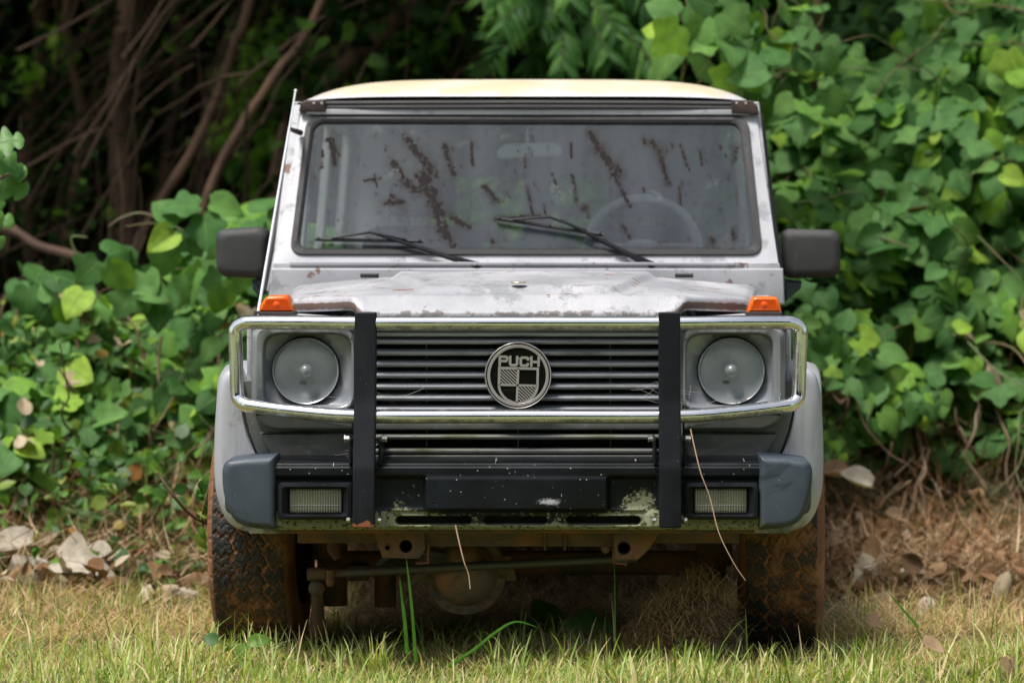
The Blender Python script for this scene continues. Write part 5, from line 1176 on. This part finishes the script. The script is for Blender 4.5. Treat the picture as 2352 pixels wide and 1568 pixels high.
trunk_tree('tree whose pale bent branch rises to the upper right', [(230, 1250), (290, 660), (360, 480), (440, 350), (500, 220), (540, 90), (600, -100)], .026, .019, [(.020, 430, 372, 0), ][:0], 5.6)
trunk_tree('slanting russet trunk crossing behind the car antenna', [(390, 1200), (440, 620), (485, 430), (555, 290), (640, 160), (770, -60)], .024, .018, [], 5.2)
trunk_tree('dark trunk leaning right just above the car roof corner', [(560, 1100), (640, 420), (720, 230), (900, 60), (1000, -100)], .055, .040, [], 6.2)
trunk_tree('fine grey trunk behind the pale bent branch', [(395, 1200), (405, 700), (380, 400), (420, 100), (400, -80)], .028, .022, [], 8.6)
trunk_tree('crooked dark trunk in front of the bright leaf patch', [(500, 1150), (500, 700), (505, 380), (560, 130), (640, -80)], .035, .028, [], 8.0)
trunk_tree('deep shaded trunk behind the middle of the car', [(980, 1100), (960, 400), (900, 150), (920, -80)], .06, .05, [], 9.0)
trunk_tree('tall dark trunk behind the right end of the roof', [(1960, 1000), (1950, 500), (1990, 200), (1960, -80)], .05, .04, [], 9.0)
rb = empty('fallen_branch', tuple(P(-20, 520, 4.6)), 'bare reddish branch slanting down from the left edge behind the kudzu', 'branch')
m = MB(); m.tube(spline([P(-300, 440, 4.6), P(0, 520, 4.5), (P(90, 565, 4.4)), P(200, 600, 4.2), P(330, 700, 4.0)], 6), [.028] * 8 + [.018] * 17, 8); m.build('limb', TWIGM, rb)
# twig tangle of the wood, uncountable
m = MB()
for k in range(750):
    Y_ = random.uniform(5, 11); a_ = random.uniform(-100, 1150); b_ = random.uniform(-80, 900); p_ = P(a_, b_, Y_); L_ = random.uniform(.25, 1.1); d_ = Vector((random.uniform(-.1, .8), random.gauss(0, .3), random.uniform(.1, 1.3))).normalized(); q = [p_]
    for j in range(4): d_ = (d_ + Vector((random.gauss(0, .1), 0, random.gauss(0, .1)))).normalized(); q.append(q[-1] + d_ * L_ / 4)
    m.tube(q, [random.uniform(.002, .007)] * 5, 4)
tag(m.build('twig_thicket', mk('dark_twig_bark', (.07, .042, .026), .9, 0, [dict(scale=3, lo=.5, hi=.65, col=(.075, .043, .026))]), None), kind='stuff')
def cloud(name, n, reg, size, mat, zr, tm=SM, up=.6, clump=0, nspread=.5):
    x = U(reg[0], reg[1], n); y = U(reg[2], reg[3], n); z = U(zr[0], zr[1], n)
    if clump:
        cc = rng.integers(0, clump, n); cxs = U(reg[0], reg[1], clump); cys = U(reg[2], reg[3], clump); czs = U(zr[0], zr[1], clump)
        x = cxs[cc] + rng.normal(size=n) * .22; y = cys[cc] + rng.normal(size=n) * .3; z = czs[cc] + rng.normal(size=n) * .18
    p = np.stack([x, y, z], -1)
    if name == 'woodland_canopy': p = p[((p[:, 0] + 2.2) / 1.3) ** 2 + ((p[:, 1] - 6.4) / 1.5) ** 2 > 1]; n = len(p)  # opening cut in the canopy to let sun onto the bright leaves
    return leaves(name, tm, p, rng.normal(size=p.shape) * nspread + np.array([[0, -.5, up]]), rng.normal(size=p.shape), U(size[0], size[1], n), mat)
# canopy out of view, put over the wood to shade it, far foliage behind the trunks
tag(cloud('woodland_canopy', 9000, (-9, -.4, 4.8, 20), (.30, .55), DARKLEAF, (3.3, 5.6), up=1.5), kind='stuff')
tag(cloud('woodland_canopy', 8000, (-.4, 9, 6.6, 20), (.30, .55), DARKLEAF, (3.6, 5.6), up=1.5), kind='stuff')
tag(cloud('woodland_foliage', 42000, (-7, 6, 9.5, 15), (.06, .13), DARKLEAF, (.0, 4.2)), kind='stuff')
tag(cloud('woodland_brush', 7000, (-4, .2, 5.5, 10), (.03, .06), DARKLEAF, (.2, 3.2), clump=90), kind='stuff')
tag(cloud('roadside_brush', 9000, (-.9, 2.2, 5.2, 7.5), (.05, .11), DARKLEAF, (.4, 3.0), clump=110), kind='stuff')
BRIGHT = leafmat('sun_tinted_leaf', [(0, (.13, .30, .03)), (.6, (.26, .50, .04)), (1, (.42, .60, .08))], .5, .5)  # sunlight painted into the leaf colour, far brighter than the wood's leaves
def spots(name, L_, Y, mat, nper=40, s=(.05, .09), spread=22):
    pp = []
    for a_, b_, rr in L_:
        for k in range(int(nper * rr)): pp.append(tuple(P(a_ + random.gauss(0, spread * rr), b_ + random.gauss(0, spread * 1.3 * rr), Y + random.uniform(-.5, .5))))
    pp = np.array(pp); return leaves(name, SM, pp, rng.normal(size=pp.shape) * .4 + np.array([[0, -.8, .6]]), rng.normal(size=pp.shape), U(s[0], s[1], len(pp)), mat)
tag(spots('sun_tinted_leaves', [(545, 190, 1.4), (560, 240, 1.2), (600, 110, 1), (610, 320, .8), (560, 360, .8), (590, 430, .6), (535, 310, .7), (730, 140, .8), (760, 160, .6), (800, 190, .7), (840, 100, .5), (480, 320, .5), (640, 70, .7), (700, 230, .5), (880, 170, .6), (960, 60, .6), (1000, 120, .5), (960, 180, .5), (130, 110, .7), (60, 170, .5), (340, 640, .5), (360, 700, .4), (1030, 60, .6), (1060, 150, .6)], 7.4, BRIGHT, 60, (.04, .075)), kind='stuff')
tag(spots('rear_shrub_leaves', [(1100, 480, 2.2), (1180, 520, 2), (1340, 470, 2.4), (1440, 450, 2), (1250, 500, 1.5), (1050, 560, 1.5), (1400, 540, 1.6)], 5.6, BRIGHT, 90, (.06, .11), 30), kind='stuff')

# ---- unseen tree line behind the camera, for reflections, raised to block low sky --------------------
for k in range(9):
    x = -30 + 7.2 * k + random.uniform(-1, 1); y = -32 + random.uniform(-3, 3); h = random.uniform(11, 14)
    t = empty('unseen_broadleaf_tree', (x, y, float(gz(x, y))), 'broadleaf tree in the unseen row added behind the camera to block low sky', 'tree', 'unseen trees added across the meadow')
    m = MB(); m.tube([(x, y, 0), (x + .2, y, h * .5)], [.3, .15], 8); m.build('trunk', BARK, t)
    n = 900; pp = rng.normal(size=(n, 3)); pp /= np.linalg.norm(pp, axis=1, keepdims=True); pp = pp * U(.5, 1, n)[:, None] * np.array([[4.6, 2.8, h * .48]]) + np.array([[x, y, h * .54]])
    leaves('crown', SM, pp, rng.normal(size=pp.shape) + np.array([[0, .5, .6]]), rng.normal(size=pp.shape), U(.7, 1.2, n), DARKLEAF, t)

# ---- small things around the car ---------------------------------------------------------------
# hay heap against the right front wheel
hx_, hy_ = wx(1572, .2), .22; n = 9000
u1 = rng.normal(size=(n, 3)); u1 /= np.linalg.norm(u1, axis=1, keepdims=True)
pp = np.array([[hx_, hy_, .04]]) + u1 * np.array([[.17, .12, .215]]) * U(.6, 1.02, n)[:, None]; pp[:, 2] = np.abs(pp[:, 2]); pp[:, 0] += (pp[:, 2] - .1) * .3
hp = blades('dry_grass_heap', pp, U(.025, .08, n), U(.0012, .003, n), U(.7, 2.5, n), U(0, 2 * pi, n), U(-.8, .8, n), STRAW, K=3, twist=U(-1, 1, n)); tag(hp, kind='stuff')
m = MB(); m.sphere((hx_ + .03, hy_ + .02, .03), .15, 12, (1.0, .8, 1.15)); tag(m.build('hay_core', SOIL, None), 'packed earth core of the dried grass heap by the right wheel', 'soil heap')
# broad leaves growing in the shade below the car
def plantlet(name, label, cat, base, lf, mat=KUDZU, tm=None, stem=STEM, r=.0025, group=None):
    t = empty(name, base, label, cat, group); m = MB(); pos, nn, dd, sz = [], [], [], []
    for (a_, b_, Y, s_, dx, dz) in lf:
        e = P(a_, b_, Y); b0 = Vector(base); m.tube(spline([b0, (b0 + e) / 2 + Vector((0, 0, .02)), e], 4), r, 5); pos.append(tuple(e)); nn.append((random.gauss(0, .2), -1, .55)); dd.append((dx, -.1, dz)); sz.append(s_)
    m.build('stem', stem, t); leaves('foliage', tm or KT, np.array(pos), np.array(nn), np.array(dd), np.array(sz), mat, t); return t
plantlet('kudzu_seedling', 'kudzu seedling with two broad leaves in the shade under the middle of the car', 'plant', (wx(1262, .8), .8, 0), [(1262, 1445, .7, .11, -.2, 1), (1235, 1470, .6, .11, -.9, .5), (1270, 1470, .6, .08, .6, .7), (1215, 1480, .6, .08, -1, .2)])
plantlet('kudzu_seedling', 'kudzu seedling with one large dark lobed leaf left of the dried grass heap', 'plant', (wx(1390, .6), .6, 0), [(1345, 1475, .45, .13, .1, 1), (1330, 1470, .5, .12, .9, .6)])
plantlet('kudzu_seedling', 'kudzu seedling barely visible in shade below the differential', 'plant', (wx(1060, .7), .7, 0), [(1050, 1475, .7, .09, .2, 1), (1090, 1490, .7, .08, .8, .5), (960, 1480, .7, .07, -.5, .7)])
plantlet('young_weed', 'young weed with narrow yellow-green leaves before the left tyre', 'plant', (wx(560, -.05), -.05, 0), [(575, 1475, -.05, .06, .9, .3), (540, 1480, -.05, .05, -.8, -.3), (500, 1470, -.05, .045, -.7, .2), (558, 1480, -.05, .06, .1, -1)], mat=SMALL, tm=LT + SM)
# tall grass blades standing before the bumper
def tallblade(pts, Y, wd, label, mat=GRASS):
    q = spline([P(a_, b_, Y) for a_, b_ in pts], 6); V = []
    for i, p_ in enumerate(q):
        t = (q[min(i + 1, len(q) - 1)] - q[max(0, i - 1)]).normalized(); sd_ = t.cross(Vector((0, 1, 0))).normalized(); w_ = wd * (1 - (i / (len(q) - 1)) ** 2.5 * .9) * .5
        V += [tuple(p_ - sd_ * w_), tuple(p_ + Vector((0, -w_ * .3, 0))), tuple(p_ + sd_ * w_)]
    me = np_mesh('grass_stalk', np.array(V), np.array([(3 * i + c, 3 * i + c + 1, 3 * i + c + 4, 3 * i + c + 3) for i in range(len(q) - 1) for c in range(2)]), np.zeros((len(V), 2)))
    return tag(link('grass_stalk', me, mat), label, 'grass blade', 'single tall grass blades before the car')
GREENB = leafmat('tall_blade', [(0, (.07, .21, .025)), (1, (.10, .28, .03))], .4, .35)
tallblade([(955, 1520), (948, 1420), (940, 1340), (933, 1282)], -.12, .009, 'tallest green grass blade, reaching up to the left tow bracket', GREENB)
tallblade([(935, 1500), (930, 1430), (924, 1380), (918, 1328)], -.12, .011, 'broad green grass blade just left of the tallest one', GREENB)
tallblade([(1030, 1530), (1090, 1490), (1140, 1450), (1185, 1427), (1235, 1440)], -.35, .009, 'long green grass blade arching low to the right below the differential', GREENB)
tallblade([(1414, 1520), (1413, 1420), (1412, 1350), (1411, 1295)], .0, .004, 'thin green grass stalk standing left of the hay heap', GREENB)
tallblade([(2110, 1440), (2075, 1400), (2040, 1360)][::1], .1, .007, 'slanting grass blade right of the right tyre', GREENB)
# dry stalks caught on the car
def stalk(name, pts, r, label, mat=DEADSTEM):
    m = MB(); q = spline([Vector(p_) for p_ in pts], 6); m.tube(q, [r * (1 - .5 * i / len(q)) for i in range(len(q))], 6); return tag(m.build(name, mat, None), label, 'stalk')
PALEST = mk('pale_dry_stalk', (.40, .27, .17), .7)
stalk('dry_stalk', [P(1586, 985, -.20), P(1608, 1080, -.24), P(1630, 1140, -.25), P(1651, 1222, -.28), P(1684, 1290, -.30), P(1712, 1332, -.31)], .0018, 'long pale dry stalk hanging across the right fog light', PALEST)
stalk('dry_stalk', [P(1046, 1205, -.16), P(1056, 1250, -.17), P(1066, 1290, -.18), P(1076, 1318, -.18), P(1080, 1352, -.19)], .0024, 'short dry stalk hanging from the bumper slot before the differential', PALEST)
sap = empty('weed_sprig', tuple(P(480, 1200, .5)), 'thin weed sprig with small leaves left of the left flare', 'plant')
m = MB(); m.tube(spline([P(520, 1215, .6), P(450, 1190, .5), (P(400, 1140, .45)), P(362, 1085, .45)], 6), .0045, 6); m.tube(spline([P(470, 1240, .6), P(465, 1180, .5), P(482, 1110, .5)], 5), .003, 6); m.build('stem', DEADSTEM, sap)
pp = [(470, 1105), (478, 1112), (458, 1150), (470, 1160), (452, 1175), (475, 1185), (462, 1210), (455, 1225), (390, 1120), (405, 1128), (468, 1140)]
leaves('foliage', SM, np.array([tuple(P(a_, b_, .5)) for a_, b_ in pp]), np.array([(random.gauss(0, .3), -1, .4)] * len(pp)), rng.normal(size=(len(pp), 3)), U(.025, .05, len(pp)), SMALL, sap)
# large dead leaves, each one its own thing
dl = [(30, 1275, 2.0, .17, 'large pale grey dead leaf at the left edge of the litter'), (75, 1245, 2.1, .16, 'folded pale dead leaf behind the large grey one'), (140, 1290, 1.9, .17, 'long grey dead leaf tilted beside the left grass edge'), (200, 1275, 2.0, .13, 'tan dead leaf left of the stubble'), (12, 1225, 2.2, .16, 'upright pale dead leaf in the lower left undergrowth'),
      (345, 1125, 2.6, .11, 'buff dead leaf hanging in the undergrowth left of the car'), (395, 1320, 1.6, .07, 'curled grey dead leaf near the stubble left of the tyre'), (345, 1210, 2.4, .09, 'narrow grey dead leaf in the dark undergrowth'), (260, 1330, 1.8, .08, 'small tan dead leaf in the stubble'), (415, 1350, 1.5, .06, 'tiny pale dead leaf close to the left tyre'),
      (2000, 1120, 2.9, .13, 'wide pale grey dead leaf on the litter right of the car'), (1950, 1090, 3.0, .10, 'drooping grey dead leaf beside the right flare'), (2130, 1370, 1.4, .08, 'pale dead leaf lying right of the right tyre'), (1990, 1420, .6, .06, 'crumpled white dead leaf in the grass right of the tyre'), (2320, 1500, -.3, .09, 'cream dead leaf in the grass at the right edge'),
      (2070, 1190, 2.7, .09, 'light brown dead leaf at the foot of the bank'), (2200, 1250, 2.5, .10, 'beige dead leaf on the far right litter'), (1930, 1240, 2.4, .07, 'thin grey dead leaf next to the right tyre'), (2120, 1470, -.1, .07, 'orange-tan dead leaf half buried in the right grass'), (760, 1400, 1.5, .07, 'pale dead leaf in the shade behind the left tyre')]
for a_, b_, Y, s_, lab in dl:
    o = leaves('dead_leaf', DEADT, np.array([tuple(P(a_, b_, Y))]), np.array([(random.gauss(0, .4), -.7, .9)]), np.array([(random.gauss(0, 1), -.3, random.uniform(-.6, .2))]), np.array([s_]), PALE if a_ < 210 or 'pale' in lab else DEAD)
    tag(o, lab, 'dead leaf', 'large dead leaves lying around the car')
n = 1000; p = gpos(n, -2.8, 3.2, 1.6, 3.4, lambda x, y: (np.abs(x) > .9) * .9 + .1); p[:, 2] += U(.03, .13, n)
tag(leaves('leaf_litter', DEADT, p, rng.normal(size=p.shape) * .35 + np.array([[0, -.4, 1]]), rng.normal(size=p.shape), U(.03, .085, n), CRUMB), kind='stuff')

# ---- taller tufts standing in the mown grass ---------------------------------------------------------
for a_, Y, n, h, lab in ((862, -.10, 34, .15, 'tall grass tuft in front of the left tow bracket'), (640, -.15, 16, .10, 'grass tuft at the inner edge of the left tyre'), (1180, -.2, 22, .12, 'grass tuft below the differential'), (1340, -.25, 14, .10, 'short grass tuft before the shaded seedling leaves'), (2000, .0, 20, .13, 'grass tuft right of the right tyre'), (1760, -.1, 16, .10, 'grass tuft before the right tyre'), (330, .5, 26, .13, 'grass tuft in the stubble left of the left tyre'), (800, -.05, 14, .12, 'small grass tuft between the left tyre and the tallest blades'), (2280, -.1, 20, .13, 'grass tuft near the right edge of the photo')):
    x = wx(a_, Y); p = np.stack([x + rng.normal(size=n) * .018, Y + rng.normal(size=n) * .015, np.full(n, -.005)], -1)
    o = blades('grass_tuft', p, U(h * .5, h * 1.15, n), U(.004, .009, n), U(.05, .5, n), U(0, 2 * pi, n), U(.1, 1.3, n), GRASS, K=6)
    tag(o, lab, 'grass tuft', 'grass tufts around the car')
